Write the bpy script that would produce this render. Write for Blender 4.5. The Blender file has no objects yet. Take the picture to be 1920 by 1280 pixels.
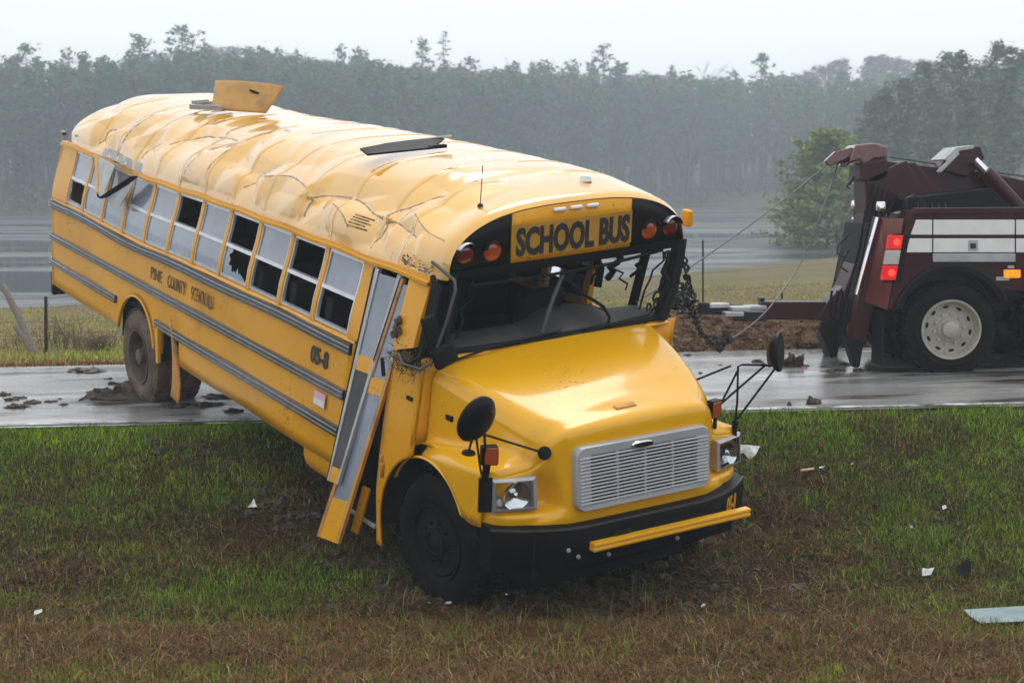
import bpy, math, random
import numpy as np
from mathutils import Vector, Matrix, noise

random.seed(7); RNG = np.random.default_rng(11)
SC = bpy.context.scene
COL = SC.collection
PI = math.pi
R = math.radians

# ------------------------------------------------------------------ camera
FPX = 2773.355                     # focal length in pixels of a 1920 wide picture
CAM_H = 2.40
PITCH = math.atan(290 / FPX)       # horizon lies 290 px above the picture centre
cam = bpy.data.cameras.new('camera'); camo = bpy.data.objects.new('camera', cam)
COL.objects.link(camo); SC.camera = camo
camo.location = (0, 0, CAM_H); camo.rotation_euler = (PI / 2 - PITCH, 0, 0)
cam.sensor_width = 36; cam.lens = FPX / 1920 * 36
cam.clip_start = .1; cam.clip_end = 4000
cam.dof.use_dof = True; cam.dof.focus_distance = 12.5; cam.dof.aperture_fstop = 2.8

# ------------------------------------------------------------------ world, sun
world = bpy.data.worlds.new('World'); SC.world = world; world.use_nodes = True
wn, wl = world.node_tree.nodes, world.node_tree.links
wn.clear()
SUN_EL, SUN_AZ = 62, 12           # compass: 0 = +Y, 90 = +X
sky = wn.new('ShaderNodeTexSky'); sky.sky_type = 'NISHITA'; sky.sun_disc = False
sky.sun_elevation = R(SUN_EL); sky.sun_rotation = R(SUN_AZ)
sky.dust_density = 4.0; sky.air_density = 1.0
mx = wn.new('ShaderNodeMix'); mx.data_type = 'RGBA'; mx.inputs['Factor'].default_value = .9
mx.inputs[7].default_value = (14.2, 14.6, 15.0, 1)      # closed cloud deck
wl.new(sky.outputs[0], mx.inputs[6])
bg = wn.new('ShaderNodeBackground'); bg.inputs['Strength'].default_value = .12
wo = wn.new('ShaderNodeOutputWorld')
wl.new(mx.outputs[2], bg.inputs['Color']); wl.new(bg.outputs[0], wo.inputs['Surface'])
sun = bpy.data.lights.new('sun', 'SUN'); suno = bpy.data.objects.new('sun', sun); COL.objects.link(suno)
sun.energy = 1.3; sun.angle = R(25); sun.color = (1, .97, .93)
sd = Vector((math.sin(R(SUN_AZ)) * math.cos(R(SUN_EL)), math.cos(R(SUN_AZ)) * math.cos(R(SUN_EL)), math.sin(R(SUN_EL))))
suno.rotation_euler = sd.to_track_quat('Z', 'Y').to_euler()
SC.view_settings.view_transform = 'Standard'; SC.view_settings.look = 'None'
SC.view_settings.gamma = 1; SC.view_settings.exposure = -.38
SC.cycles.max_bounces = 6; SC.cycles.volume_bounces = 1; SC.cycles.use_denoising = True
SC.cycles.transparent_max_bounces = 12

# ------------------------------------------------------------------ helpers
def Pw(u, v, Y):
    """pixel of the 1920x1280 photograph -> world point at depth Y"""
    a, b = (u - 960) / FPX, (v - 640) / FPX
    dy = -b * math.sin(PITCH) + math.cos(PITCH); dz = -b * math.cos(PITCH) - math.sin(PITCH)
    s = Y / dy
    return Vector((a * s, Y, CAM_H + dz * s))

def nodes_of(m):
    m.use_nodes = True
    return m.node_tree.nodes, m.node_tree.links

def mat(name, col, rough=.5, metal=0., var=.12, scale=6., col2=None, mask=(.55, .7), mscale=3., mdetail=6., coat=0., bump=0., bscale=40.,
        spec=.5, rough2=None, emit=None, stretch=None, attr=None, alpha=None, trans=0., speck=None):
    m = bpy.data.materials.new(name); N, L = nodes_of(m)
    b = N['Principled BSDF']
    tc = N.new('ShaderNodeTexCoord'); src = tc.outputs['Object']
    if stretch:
        mp = N.new('ShaderNodeMapping'); mp.inputs['Scale'].default_value = stretch
        L.new(src, mp.inputs['Vector']); src = mp.outputs['Vector']
    n1 = N.new('ShaderNodeTexNoise'); n1.inputs['Scale'].default_value = scale; n1.inputs['Detail'].default_value = 5
    L.new(src, n1.inputs['Vector'])
    mr = N.new('ShaderNodeMapRange'); mr.inputs['From Min'].default_value = .3; mr.inputs['From Max'].default_value = .7
    mr.inputs['To Min'].default_value = 1 - var; mr.inputs['To Max'].default_value = 1 + var
    L.new(n1.outputs['Fac'], mr.inputs['Value'])
    vm = N.new('ShaderNodeVectorMath'); vm.operation = 'SCALE'
    if attr:
        at = N.new('ShaderNodeAttribute'); at.attribute_name = attr
        L.new(at.outputs['Color'], vm.inputs[0])
    else:
        vm.inputs[0].default_value = col[:3]
    L.new(mr.outputs[0], vm.inputs['Scale'])
    out = vm.outputs[0]
    b.inputs['Roughness'].default_value = rough
    if col2 is not None:
        n2 = N.new('ShaderNodeTexNoise'); n2.inputs['Scale'].default_value = mscale; n2.inputs['Detail'].default_value = mdetail
        n2.inputs['Roughness'].default_value = .65
        L.new(src, n2.inputs['Vector'])
        r2 = N.new('ShaderNodeMapRange'); r2.inputs['From Min'].default_value = mask[0]; r2.inputs['From Max'].default_value = mask[1]
        L.new(n2.outputs['Fac'], r2.inputs['Value'])
        mm = N.new('ShaderNodeMix'); mm.data_type = 'RGBA'; mm.inputs[7].default_value = (*col2[:3], 1)
        L.new(r2.outputs[0], mm.inputs['Factor']); L.new(out, mm.inputs[6]); out = mm.outputs[2]
        if rough2 is not None:
            mf = N.new('ShaderNodeMix'); mf.inputs[2].default_value = rough; mf.inputs[3].default_value = rough2
            L.new(r2.outputs[0], mf.inputs[0]); L.new(mf.outputs[0], b.inputs['Roughness'])
    if speck:                                  # fine spatter, thicker where a broad noise is high: (colour, scale, threshold)
        n4 = N.new('ShaderNodeTexNoise'); n4.inputs['Scale'].default_value = speck[1]; n4.inputs['Detail'].default_value = 3; L.new(src, n4.inputs['Vector'])
        n5 = N.new('ShaderNodeTexNoise'); n5.inputs['Scale'].default_value = 1.7; n5.inputs['Detail'].default_value = 4; L.new(src, n5.inputs['Vector'])
        ad = N.new('ShaderNodeMath'); ad.operation = 'MULTIPLY_ADD'; ad.inputs[1].default_value = .55; L.new(n5.outputs['Fac'], ad.inputs[0]); L.new(n4.outputs['Fac'], ad.inputs[2])
        r5 = N.new('ShaderNodeMapRange'); r5.inputs['From Min'].default_value = speck[2]; r5.inputs['From Max'].default_value = speck[2] + .06; r5.inputs['To Max'].default_value = .75; L.new(ad.outputs[0], r5.inputs['Value'])
        mm = N.new('ShaderNodeMix'); mm.data_type = 'RGBA'; mm.inputs[7].default_value = (*speck[0], 1)
        L.new(r5.outputs[0], mm.inputs['Factor']); L.new(out, mm.inputs[6]); out = mm.outputs[2]
    L.new(out, b.inputs['Base Color'])
    b.inputs['Metallic'].default_value = metal
    b.inputs['Specular IOR Level'].default_value = spec
    if coat:
        b.inputs['Coat Weight'].default_value = coat; b.inputs['Coat Roughness'].default_value = .06
    if trans: b.inputs['Transmission Weight'].default_value = trans
    if alpha is not None: b.inputs['Alpha'].default_value = alpha
    if bump:
        n3 = N.new('ShaderNodeTexNoise'); n3.inputs['Scale'].default_value = bscale; n3.inputs['Detail'].default_value = 4
        L.new(src, n3.inputs['Vector'])
        bp = N.new('ShaderNodeBump'); bp.inputs['Strength'].default_value = bump; bp.inputs['Distance'].default_value = .02
        L.new(n3.outputs['Fac'], bp.inputs['Height']); L.new(bp.outputs[0], b.inputs['Normal'])
    if emit:
        b.inputs['Emission Color'].default_value = (*emit[:3], 1); b.inputs['Emission Strength'].default_value = emit[3]
    return m

M = {}
YEL = (.74, .335, .004)
M['yellow'] = mat('bus_yellow', YEL, rough=.3, var=.07, scale=1.3, col2=(.30, .145, .02), mask=(.60, .92), mscale=2.2, mdetail=10, coat=.12, bump=.02, bscale=5, spec=.25, speck=((.20, .10, .03), 38, .935))
M['roof'] = mat('bus_roof_yellow', (.80, .405, .015), rough=.22, var=.12, scale=1.6, col2=(.50, .45, .36), mask=(.60, .76), mscale=2.6, mdetail=9, coat=1., bump=.03, bscale=7, rough2=.4, spec=.8, speck=((.30, .27, .24), 26, .97))
M['roof'].node_tree.nodes['Principled BSDF'].inputs['Coat IOR'].default_value = 1.75
M['hood'] = mat('bus_hood_yellow', (.80, .395, .002), rough=.25, var=.04, scale=1.0, coat=.5, spec=.35, col2=(.6, .25, .005), mask=(.62, .9), mscale=1.8, speck=((.30, .16, .03), 45, .965))
M['dirty'] = mat('dirty_yellow', (.52, .23, .03), rough=.5, var=.25, scale=5, col2=(.16, .09, .04), mask=(.5, .7), mscale=4, coat=.2)
M['black'] = mat('black_paint', (.004, .004, .0045), rough=.4, var=.3, spec=.15)
M['rubber'] = mat('black_rubber', (.006, .006, .006), spec=.15, rough=.6, var=.3, bump=.1)
M['rail'] = mat('rub_rail_black', (.02, .02, .022), rough=.22, var=.3, coat=.5)
M['railg'] = mat('rub_rail_highlight', (.20, .205, .22), rough=.3, var=.3, scale=10, coat=.4)  # grey stands for the wet highlights on the rail ribs
M['tyre'] = mat('tyre', (.006, .0058, .0055), rough=.8, spec=.1, var=.3, col2=(.025, .017, .012), mask=(.52, .75), mscale=5, bump=.3, bscale=30)
M['tyremud'] = mat('muddy_tyre', (.13, .082, .05), rough=.75, var=.35, scale=7, col2=(.035, .028, .022), mask=(.48, .66), mscale=6, bump=.5, bscale=25)
M['alu'] = mat('aluminium', (.62, .63, .65), rough=.35, metal=.6, var=.12)
M['alud'] = mat('dull_aluminium', (.42, .42, .42), rough=.45, metal=.4, var=.2)
M['grille'] = mat('grille_grey', (.36, .365, .385), rough=.35, var=.08, coat=.4)
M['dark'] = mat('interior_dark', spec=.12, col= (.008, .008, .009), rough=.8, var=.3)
M['seat'] = mat('seat_vinyl', spec=.12, col= (.014, .015, .018), rough=.55, var=.25)
M['dash'] = mat('dash_grey', (.06, .059, .058), rough=.6, var=.3, scale=4)
M['letter'] = mat('letter_black', (.012, .012, .012), rough=.5, var=.2)
M['letterw'] = mat('letter_worn', (.03, .02, .01), rough=.5, var=.2, col2=(.42, .2, .02), mask=(.5, .6), mscale=9)
M['red'] = mat('red_lens', (.11, .004, .005), rough=.15, var=.1, coat=1)
M['amber'] = mat('amber_lens', (.38, .055, .005), rough=.15, var=.1, coat=1)
M['orange'] = mat('orange_lens', (.35, .06, .01), rough=.2, var=.2, coat=1)
M['chrome'] = mat('chrome', (.75, .76, .78), rough=.1, metal=1, var=.05)
M['white'] = mat('white_plastic', (.75, .76, .78), rough=.4, var=.08)
M['sticker'] = mat('pink_sticker', (.72, .45, .52), rough=.5, var=.15)
M['foliage_stuck'] = mat('stuck_leaves', (.10, .075, .03), rough=.9, var=.5, scale=20)
M['maroon'] = mat('maroon_paint', (.034, .0022, .0045), rough=.38, var=.3, scale=3, coat=.12, spec=.25, col2=(.03, .006, .007), mask=(.55, .75), mscale=4)
M['maroon_sheen'] = mat('maroon_sky_sheen', (.10, .012, .02), rough=.22, var=.12, coat=.9)  # lighter copy of the maroon, sky sheen painted into the colour
M['hatchu'] = mat('dirty_hatch_underside', (.50, .25, .03), rough=.4, var=.3, scale=2.5, col2=(.20, .10, .04), mask=(.48, .68), mscale=2.5, coat=.2)
M['wstripe'] = mat('white_stripe', (.72, .72, .70), rough=.35, var=.06, coat=.3)
M['silver'] = mat('silver_trim', (.42, .42, .43), rough=.35, metal=.5, var=.15)
M['rim'] = mat('cream_rim', (.36, .34, .28), rough=.4, var=.15, col2=(.25, .21, .15), mask=(.58, .72), mscale=6)
M['steel'] = mat('dark_steel', (.014, .014, .016), rough=.4, metal=.4, var=.3)
M['rust'] = mat('rusty_steel', (.018, .014, .012), rough=.5, metal=.4, var=.4, scale=20)
M['cable'] = mat('steel_cable', (.10, .10, .11), rough=.4, metal=.6, var=.2)
M['redlit'] = mat('lit_red_lamp', (.5, .01, .01), rough=.2, emit=(1, .015, .012, .45))
M['redhot'] = mat('lit_red_bulb', (.5, .01, .01), rough=.2, emit=(1, .05, .03, 2.5))
M['amblit'] = mat('lit_amber_lamp', (.6, .2, .01), rough=.2, emit=(1, .27, .01, 1.3))
M['clear'] = mat('lamp_clear', (.5, .49, .44), rough=.2, coat=1)
M['wood'] = mat('weathered_wood', (.20, .17, .14), rough=.8, var=.35, scale=8, stretch=(8, 8, 1), bump=.3)
M['bark'] = mat('bark', (.075, .058, .048), rough=.9, var=.3, scale=3)
M['barkg'] = mat('grey_bark', (.10, .09, .083), rough=.9, var=.3, scale=3)
M['needle'] = mat('pine_needles', spec=.12, col= (.085, .128, .068), rough=.7, var=.55, scale=.5, col2=(.12, .12, .07), mask=(.5, .66), mscale=.35)
M['needle2'] = mat('young_pine_needles', spec=.12, col= (.19, .245, .07), rough=.7, var=.4, scale=1.2, col2=(.24, .22, .09), mask=(.5, .66), mscale=.8)
M['brush'] = mat('dead_brush', spec=.12, col= (.14, .105, .08), rough=.9, var=.4, scale=.5)
M['scrape'] = mat('bare_scrape', (.27, .26, .25), rough=.4, var=.3, scale=12)
M['mud'] = mat('mud', (.075, .048, .032), rough=.45, var=.4, scale=9, bump=.6, bscale=30)
M['soil'] = mat('torn_soil', spec=.12, col= (.105, .06, .036), rough=.8, var=.5, scale=4, col2=(.17, .115, .065), mask=(.5, .65), mscale=5, bump=.5, bscale=20)
M['paper'] = mat('white_paper', (.58, .59, .59), rough=.7, var=.2, scale=20)
M['tan'] = mat('tan_wood', (.45, .33, .18), rough=.8, var=.2)
M['clod'] = mat('clod_mud', (.06, .04, .028), rough=.5, var=.45, scale=14, bump=.8, bscale=40)
M['blade'] = mat('grass_blades', (.1, .1, .1), rough=.7, var=.15, attr='Col', spec=.12)

def clear_glass(name, tint, fac, rough):
    m = bpy.data.materials.new(name); N, L = nodes_of(m); N.remove(N['Principled BSDF'])
    out = N['Material Output']
    t = N.new('ShaderNodeBsdfTransparent'); t.inputs[0].default_value = (*tint, 1)
    g = N.new('ShaderNodeBsdfGlossy'); g.inputs['Roughness'].default_value = rough
    fr = N.new('ShaderNodeFresnel'); fr.inputs[0].default_value = 1.5
    ad = N.new('ShaderNodeMath'); ad.inputs[1].default_value = fac; L.new(fr.outputs[0], ad.inputs[0])
    mx = N.new('ShaderNodeMixShader'); L.new(ad.outputs[0], mx.inputs[0]); L.new(t.outputs[0], mx.inputs[1]); L.new(g.outputs[0], mx.inputs[2])
    L.new(mx.outputs[0], out.inputs['Surface'])
    return m
M['glass'] = clear_glass('clear_glass', (.78, .83, .83), .05, .03)
M['lens'] = clear_glass('headlight_lens', (.92, .94, .95), .04, .05)
M['sheet'] = mat('laminated_glass_sheet', (.13, .21, .21), rough=.35, var=.5, scale=5, coat=.3, col2=(.10, .15, .14), mask=(.52, .66), mscale=5)
M['fog'] = mat('fogged_glass', (.20, .23, .29), rough=.22, var=.16, scale=2.2, coat=.7, col2=(.14, .165, .21), mask=(.5, .75), mscale=3)

class MB:
    """collects shapes into one mesh"""
    def __init__(s, xf=None): s.v = []; s.f = []; s.xf = xf
    def add(s, vs, fs):
        o = len(s.v); s.v += [tuple(p) for p in vs]; s.f += [tuple(i + o for i in f) for f in fs]; return s
    def box(s, c, d, rot=None):
        c = Vector(c); hx, hy, hz = d[0] / 2, d[1] / 2, d[2] / 2
        vs = []
        for x in (-hx, hx):
            for y in (-hy, hy):
                for z in (-hz, hz):
                    p = Vector((x, y, z))
                    if rot is not None: p = rot @ p
                    vs.append(c + p)
        return s.add(vs, [(0, 1, 3, 2), (4, 6, 7, 5), (0, 4, 5, 1), (2, 3, 7, 6), (0, 2, 6, 4), (1, 5, 7, 3)])
    def beam(s, a, b, w, h, up=(0, 0, 1)):
        a, b = Vector(a), Vector(b); t = (b - a); l = t.length; t.normalize()
        u = Vector(up); sx = t.cross(u); sx.normalize(); u = sx.cross(t)
        return s.box((a + b) / 2, (l, w, h), Matrix((t, -sx, u)).transposed())
    def tube(s, pts, r, n=8, cap=True, closed=False):
        pts = [Vector(p) for p in pts]; k = len(pts); rr = r if isinstance(r, (list, tuple)) else [r] * k
        ref = None; rings = []
        for i, p in enumerate(pts):
            if closed: t = pts[(i + 1) % k] - pts[i - 1]
            else: t = pts[min(i + 1, k - 1)] - pts[max(i - 1, 0)]
            if t.length < 1e-9: t = Vector((0, 0, 1))
            t.normalize()
            if ref is None: ref = Vector((0, 0, 1)) if abs(t.z) < .9 else Vector((1, 0, 0))
            a = t.cross(ref); a.normalize(); b = a.cross(t); ref = b
            rings.append([p + (a * math.cos(2 * PI * j / n) + b * math.sin(2 * PI * j / n)) * rr[i] for j in range(n)])
        vs = [q for g in rings for q in g]; fs = []
        for i in range(k if closed else k - 1):
            i2 = (i + 1) % k
            for j in range(n): fs.append((i * n + j, i * n + (j + 1) % n, i2 * n + (j + 1) % n, i2 * n + j))
        if cap and not closed: fs += [tuple(range(n))[::-1], tuple(range((k - 1) * n, k * n))]
        return s.add(vs, fs)
    def prism(s, poly, vec):
        poly = [Vector(p) for p in poly]; v = Vector(vec); n = len(poly)
        return s.add(poly + [p + v for p in poly], [tuple(range(n))[::-1], tuple(range(n, 2 * n))] + [(i, (i + 1) % n, (i + 1) % n + n, i + n) for i in range(n)])
    def grid(s, P, closed_j=False):
        ni, nj = len(P), len(P[0]); vs = [p for row in P for p in row]; fs = []
        for i in range(ni - 1):
            for j in range(nj if closed_j else nj - 1): fs.append((i * nj + j, i * nj + (j + 1) % nj, (i + 1) * nj + (j + 1) % nj, (i + 1) * nj + j))
        return s.add(vs, fs)
    def lathe(s, prof, c, ax, n=32):
        c = Vector(c); ax = Vector(ax).normalized(); a = ax.orthogonal().normalized(); b = ax.cross(a)
        P = [[c + ax * h + (a * math.cos(2 * PI * j / n) + b * math.sin(2 * PI * j / n)) * r for j in range(n)] for r, h in prof]
        return s.grid(P, True)
    def build(s, name, m, parent=None, smooth=True, solid=0., bevel=0., angle=35):
        me = bpy.data.meshes.new(name)
        vs = [tuple(s.xf(*p)) for p in s.v] if s.xf else s.v
        me.from_pydata(vs, [], s.f); me.validate(); me.update()
        if solid == 0:
            pass
        me.materials.append(M[m] if isinstance(m, str) else m)
        if smooth:
            me.polygons.foreach_set('use_smooth', [True] * len(me.polygons)); me.set_sharp_from_angle(angle=R(angle))
        o = bpy.data.objects.new(name, me); COL.objects.link(o)
        if parent is not None: o.parent = parent
        if solid:
            md = o.modifiers.new('solid', 'SOLIDIFY'); md.thickness = abs(solid); md.offset = 1 if solid > 0 else -1
        if bevel:
            md = o.modifiers.new('bevel', 'BEVEL'); md.width = bevel; md.segments = 2; md.limit_method = 'ANGLE'; md.angle_limit = R(40)
        return o

def tag(o, label=None, cat=None, group=None, kind=None):
    if label: o['label'] = label
    if cat: o['category'] = cat
    if group: o['group'] = group
    if kind: o['kind'] = kind
    return o
def empty(name, loc=(0, 0, 0)):
    o = bpy.data.objects.new(name, None); COL.objects.link(o); o.location = loc; o.empty_display_size = .2
    return o
def text_mesh(body, size, sx, place, depth=.004, bold=0., spacing=1.):
    """flat lettering as an extruded outline; place(tx, ty, tz) -> point"""
    cu = bpy.data.curves.new('lettering', 'FONT'); cu.body = body; cu.size = size; cu.extrude = depth; cu.offset = bold
    cu.space_character = spacing; cu.resolution_u = 3
    ob = bpy.data.objects.new('lettering', cu); COL.objects.link(ob)
    bpy.context.view_layer.update()
    me = bpy.data.meshes.new_from_object(ob.evaluated_get(bpy.context.evaluated_depsgraph_get()))
    bpy.data.objects.remove(ob); bpy.data.curves.remove(cu)
    mb = MB(); mb.v = [tuple(place(v.co.x * sx, v.co.y, v.co.z)) for v in me.vertices]; mb.f = [tuple(p.vertices) for p in me.polygons]
    w = max(v.co.x for v in me.vertices) * sx
    bpy.data.meshes.remove(me)
    return mb, w
def sstep(a, b, x):
    t = min(1, max(0, (x - a) / (b - a))); return t * t * (3 - 2 * t)
def interp(x, xs, ys): return float(np.interp(x, xs, ys))
def np_noise(x, y, seed=0):
    """smooth value noise on arrays, 0..1"""
    xi = np.floor(x).astype(int); yi = np.floor(y).astype(int); fx = x - xi; fy = y - yi
    fx = fx * fx * (3 - 2 * fx); fy = fy * fy * (3 - 2 * fy)
    def h(a, b):
        n = (a * 374761393 + b * 668265263 + seed * 974711) & 0x7fffffff
        n = ((n ^ (n >> 13)) * 1274126177) & 0x7fffffff
        return ((n ^ (n >> 16)) & 0xffff) / 65535.
    return (h(xi, yi) * (1 - fx) + h(xi + 1, yi) * fx) * (1 - fy) + (h(xi, yi + 1) * (1 - fx) + h(xi + 1, yi + 1) * fx) * fy
def fbm(x, y, seed=0, o=4):
    s = 0; a = .5; t = 0
    for k in range(o): s = s + a * np_noise(x * 2 ** k, y * 2 ** k, seed + k * 17); t += a; a *= .5
    return s / t

# ------------------------------------------------------------------ ground
LAKE_Z = -1.0
def near_shore(x): return np.interp(x, [-200, -40, -15, 0, 9, 20, 26, 34], [40, 40, 42, 50, 63, 79, 100, 150])
def far_shore(x): return np.interp(x, [-300, -60, -20, 20, 40, 70, 300], [165, 172, 195, 236, 246, 180, 150])
GRADE = .026
def ground_z(x, y):
    x = np.asarray(x, float); y = np.asarray(y, float)
    base = np.interp(y, [-60, 0, 5, 8, 9.4, 10.6, 11.3, 12.4, 13.5, 14.2, 14.55, 20.3, 21, 26, 34, 40], [1.4, .78, .02, -.45, -.66, -.83, -.82, -.66, -.30, -.07, -.012, -.012, -.07, -.22, -.5, -.7])
    base = base + GRADE * np.clip(x + 4.16, -30, 30) * np.interp(y, [9, 14.3, 40, 70], [.25, 1, 1, .3])
    base = base + .06 * (fbm(x * .9, y * .9, 3) - .5) * np.interp(y, [5, 10, 13.8, 14.5, 20.3, 21.5, 30], [1, 1, 1, 0, 0, 1.2, 1.5])
    # beyond the road: field, lake basin, far bank, wooded hill
    ns, fs = near_shore(x), far_shore(x)
    t = np.clip((y - 22) / np.maximum(ns - 22, 1), 0, 1.2)
    z22 = -.1 + GRADE * np.clip(x + 4.16, -30, 30)
    field = z22 + (LAKE_Z - .03 - z22) * t ** 1.0 + .12 * (fbm(x * .2, y * .2, 5) - .5) * np.clip(t * 4, 0, 1) * (1 - t)
    lake = LAKE_Z - .03 - 1.2 * np.clip((y - ns) / 8, 0, 1)
    far = LAKE_Z + np.interp(y - fs, [-6, 0, 6, 20, 60, 140, 260, 500, 1500], [-1.2, 0.0, .9, 1.6, 4, 14, 19, 21, 25]) + 1.5 * (fbm(x * .02, y * .02, 9) - .5)
    z = np.where(y < 22, base, np.where(y < ns, field, np.maximum(lake, np.where(y > fs - 6, far, -9))))
    # on the right the lake ends
    land = np.clip((x - 30) / 12, 0, 1) * np.clip((y - 60) / 30, 0, 1)
    z = z * (1 - land) + np.maximum(z, LAKE_Z + .5 + .012 * np.clip(y - 60, 0, 400)) * land
    return z
def gz(x, y): return float(ground_z(x, y))

def build_ground():
    xs = np.unique(np.concatenate([np.linspace(-900, -60, 22), np.linspace(-60, -9, 36), np.linspace(-9, 9, 121), np.linspace(9, 60, 36), np.linspace(60, 900, 22)]))
    ys = np.unique(np.concatenate([np.linspace(-60, 6, 14), np.linspace(6, 15, 91), np.linspace(15, 20, 6), np.linspace(20, 27, 36), np.linspace(27, 110, 42), np.linspace(110, 300, 48), np.linspace(300, 1400, 24)]))
    X, Y = np.meshgrid(xs, ys); Z = ground_z(X, Y)
    nx, ny = len(xs), len(ys)
    i = np.arange(ny - 1)[:, None] * nx + np.arange(nx - 1)[None]
    F = np.stack([i, i + 1, i + nx + 1, i + nx], -1).reshape(-1, 4)
    me = bpy.data.meshes.new('ground'); me.from_pydata(np.stack([X, Y, Z], -1).reshape(-1, 3).tolist(), [], F.tolist()); me.update()
    me.polygons.foreach_set('use_smooth', [True] * len(me.polygons))
    m = bpy.data.materials.new('ground_soil_grass'); N, L = nodes_of(m); b = N['Principled BSDF']; b.inputs['Roughness'].default_value = .9; b.inputs['Specular IOR Level'].default_value = .1
    g = N.new('ShaderNodeNewGeometry')
    def nz(sc, det, lo, hi, st=(1, 1, 1)):
        mp = N.new('ShaderNodeMapping'); mp.inputs['Scale'].default_value = st; L.new(g.outputs['Position'], mp.inputs[0])
        n = N.new('ShaderNodeTexNoise'); n.inputs['Scale'].default_value = sc; n.inputs['Detail'].default_value = det; L.new(mp.outputs[0], n.inputs['Vector'])
        r = N.new('ShaderNodeMapRange'); r.inputs[1].default_value = lo; r.inputs[2].default_value = hi; L.new(n.outputs['Fac'], r.inputs[0]); return r.outputs[0]
    def mixc(f, a, c):
        k = N.new('ShaderNodeMix'); k.data_type = 'RGBA'
        for sck, val in ((0, f), (6, a), (7, c)):
            if isinstance(val, (tuple, float)): k.inputs[sck].default_value = (*val, 1) if isinstance(val, tuple) else val
            else: L.new(val, k.inputs[sck])
        return k.outputs[2]
    near = mixc(nz(14, 8, .35, .65), (.022, .017, .010), (.048, .034, .019))
    field = mixc(nz(.5, 8, .4, .62, (1, .5, 1)), (.19, .145, .075), (.12, .14, .04))
    field = mixc(nz(9, 6, .4, .7), field, (.12, .085, .05))
    farm = mixc(nz(.3, 6, .4, .6), (.11, .075, .05), (.055, .055, .028))
    sp = N.new('ShaderNodeSeparateXYZ'); L.new(g.outputs['Position'], sp.inputs[0])
    def ramp(a, c):
        r = N.new('ShaderNodeMapRange'); r.inputs[1].default_value = a; r.inputs[2].default_value = c; L.new(sp.outputs['Y'], r.inputs[0]); return r.outputs[0]
    col = mixc(ramp(20.5, 22.5), near, field); col = mixc(ramp(100, 130), col, farm)
    L.new(col, b.inputs['Base Color'])
    bp = N.new('ShaderNodeBump'); bp.inputs['Strength'].default_value = .8; bp.inputs['Distance'].default_value = .05
    n = N.new('ShaderNodeTexNoise'); n.inputs['Scale'].default_value = 11; n.inputs['Detail'].default_value = 6; L.new(g.outputs['Position'], n.inputs['Vector'])
    L.new(n.outputs['Fac'], bp.inputs['Height']); L.new(bp.outputs[0], b.inputs['Normal'])
    me.materials.append(m)
    o = bpy.data.objects.new('ground', me); COL.objects.link(o)
    tag(o, 'grassy ground sloping through the ditch and over the field to the far woods', 'ground', kind='structure')
build_ground()

# road: near and far edges measured on the road plane
def road_near(x): return 14.62 - .03 * x
def road_far(x): return 20.05 - .02 * x
def road_z(x, y): return GRADE * np.clip(x + 4.16, -30, 30)
def build_road():
    m = bpy.data.materials.new('wet_asphalt'); N, L = nodes_of(m); b = N['Principled BSDF']
    g = N.new('ShaderNodeNewGeometry')
    def nz(sc, det, lo, hi, st=(1, 1, 1), t0=0., t1=1.):
        mp = N.new('ShaderNodeMapping'); mp.inputs['Scale'].default_value = st; L.new(g.outputs['Position'], mp.inputs[0])
        n = N.new('ShaderNodeTexNoise'); n.inputs['Scale'].default_value = sc; n.inputs['Detail'].default_value = det; L.new(mp.outputs[0], n.inputs['Vector'])
        r = N.new('ShaderNodeMapRange'); r.inputs[1].default_value = lo; r.inputs[2].default_value = hi; r.inputs[3].default_value = t0; r.inputs[4].default_value = t1
        L.new(n.outputs['Fac'], r.inputs[0]); return r.outputs[0]
    k = N.new('ShaderNodeMix'); k.data_type = 'RGBA'; k.inputs[6].default_value = (.29, .285, .28, 1); k.inputs[7].default_value = (.05, .036, .026, 1)
    L.new(nz(1.3, 12, .50, .62, (.45, 1.7, 1)), k.inputs[0]); L.new(k.outputs[2], b.inputs['Base Color'])
    L.new(nz(1.1, 12, .40, .62, (.35, 1.8, 1), .05, .42), b.inputs['Roughness'])
    b.inputs['Specular IOR Level'].default_value = .9
    n = N.new('ShaderNodeTexNoise'); n.inputs['Scale'].default_value = 45; n.inputs['Detail'].default_value = 6; L.new(g.outputs['Position'], n.inputs['Vector'])
    bp = N.new('ShaderNodeBump'); bp.inputs['Distance'].default_value = .006; L.new(n.outputs['Fac'], bp.inputs['Height'])
    L.new(nz(.8, 7, .38, .62, (.45, 1.5, 1), .08, .75), bp.inputs['Strength']); L.new(bp.outputs[0], b.inputs['Normal'])
    M['asphalt'] = m
    P = []
    for x in np.linspace(-60, 60, 161):
        w1 = .05 * (fbm(np.array(x * 2.1), np.array(3.3), 2) - .5); w2 = .25 * (fbm(np.array(x * 1.3), np.array(7.7), 4) - .5)
        a, c = road_near(x) + w1, road_far(x) + w2
        P.append([(x, a + (c - a) * t, float(road_z(x, 0)) + .004 + .03 * (1 - (2 * t - 1) ** 2)) for t in np.linspace(0, 1, 9)])
    o = MB().grid(P).build('road', m, solid=0)
    tag(o, 'wet asphalt road crossing behind the ditch', 'road', kind='structure')
    mw = mat('worn_edge_paint', (.55, .55, .54), rough=.35, var=.25, scale=5, col2=(.09, .09, .09), mask=(.42, .6), mscale=4, rough2=.25)
    P = []
    for x in np.linspace(-60, 60, 161):
        y0 = road_near(x) + .10
        P.append([(x, y, float(road_z(x, 0)) + .012 + .03 * (1 - (2 * (y - road_near(x)) / 5.4 - 1) ** 2)) for y in (y0, y0 + .11)])
    tag(MB().grid(P).build('road_edge_line', mw), 'worn pale line along the ditch edge of the road', 'road marking', kind='structure')
build_road()

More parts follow.
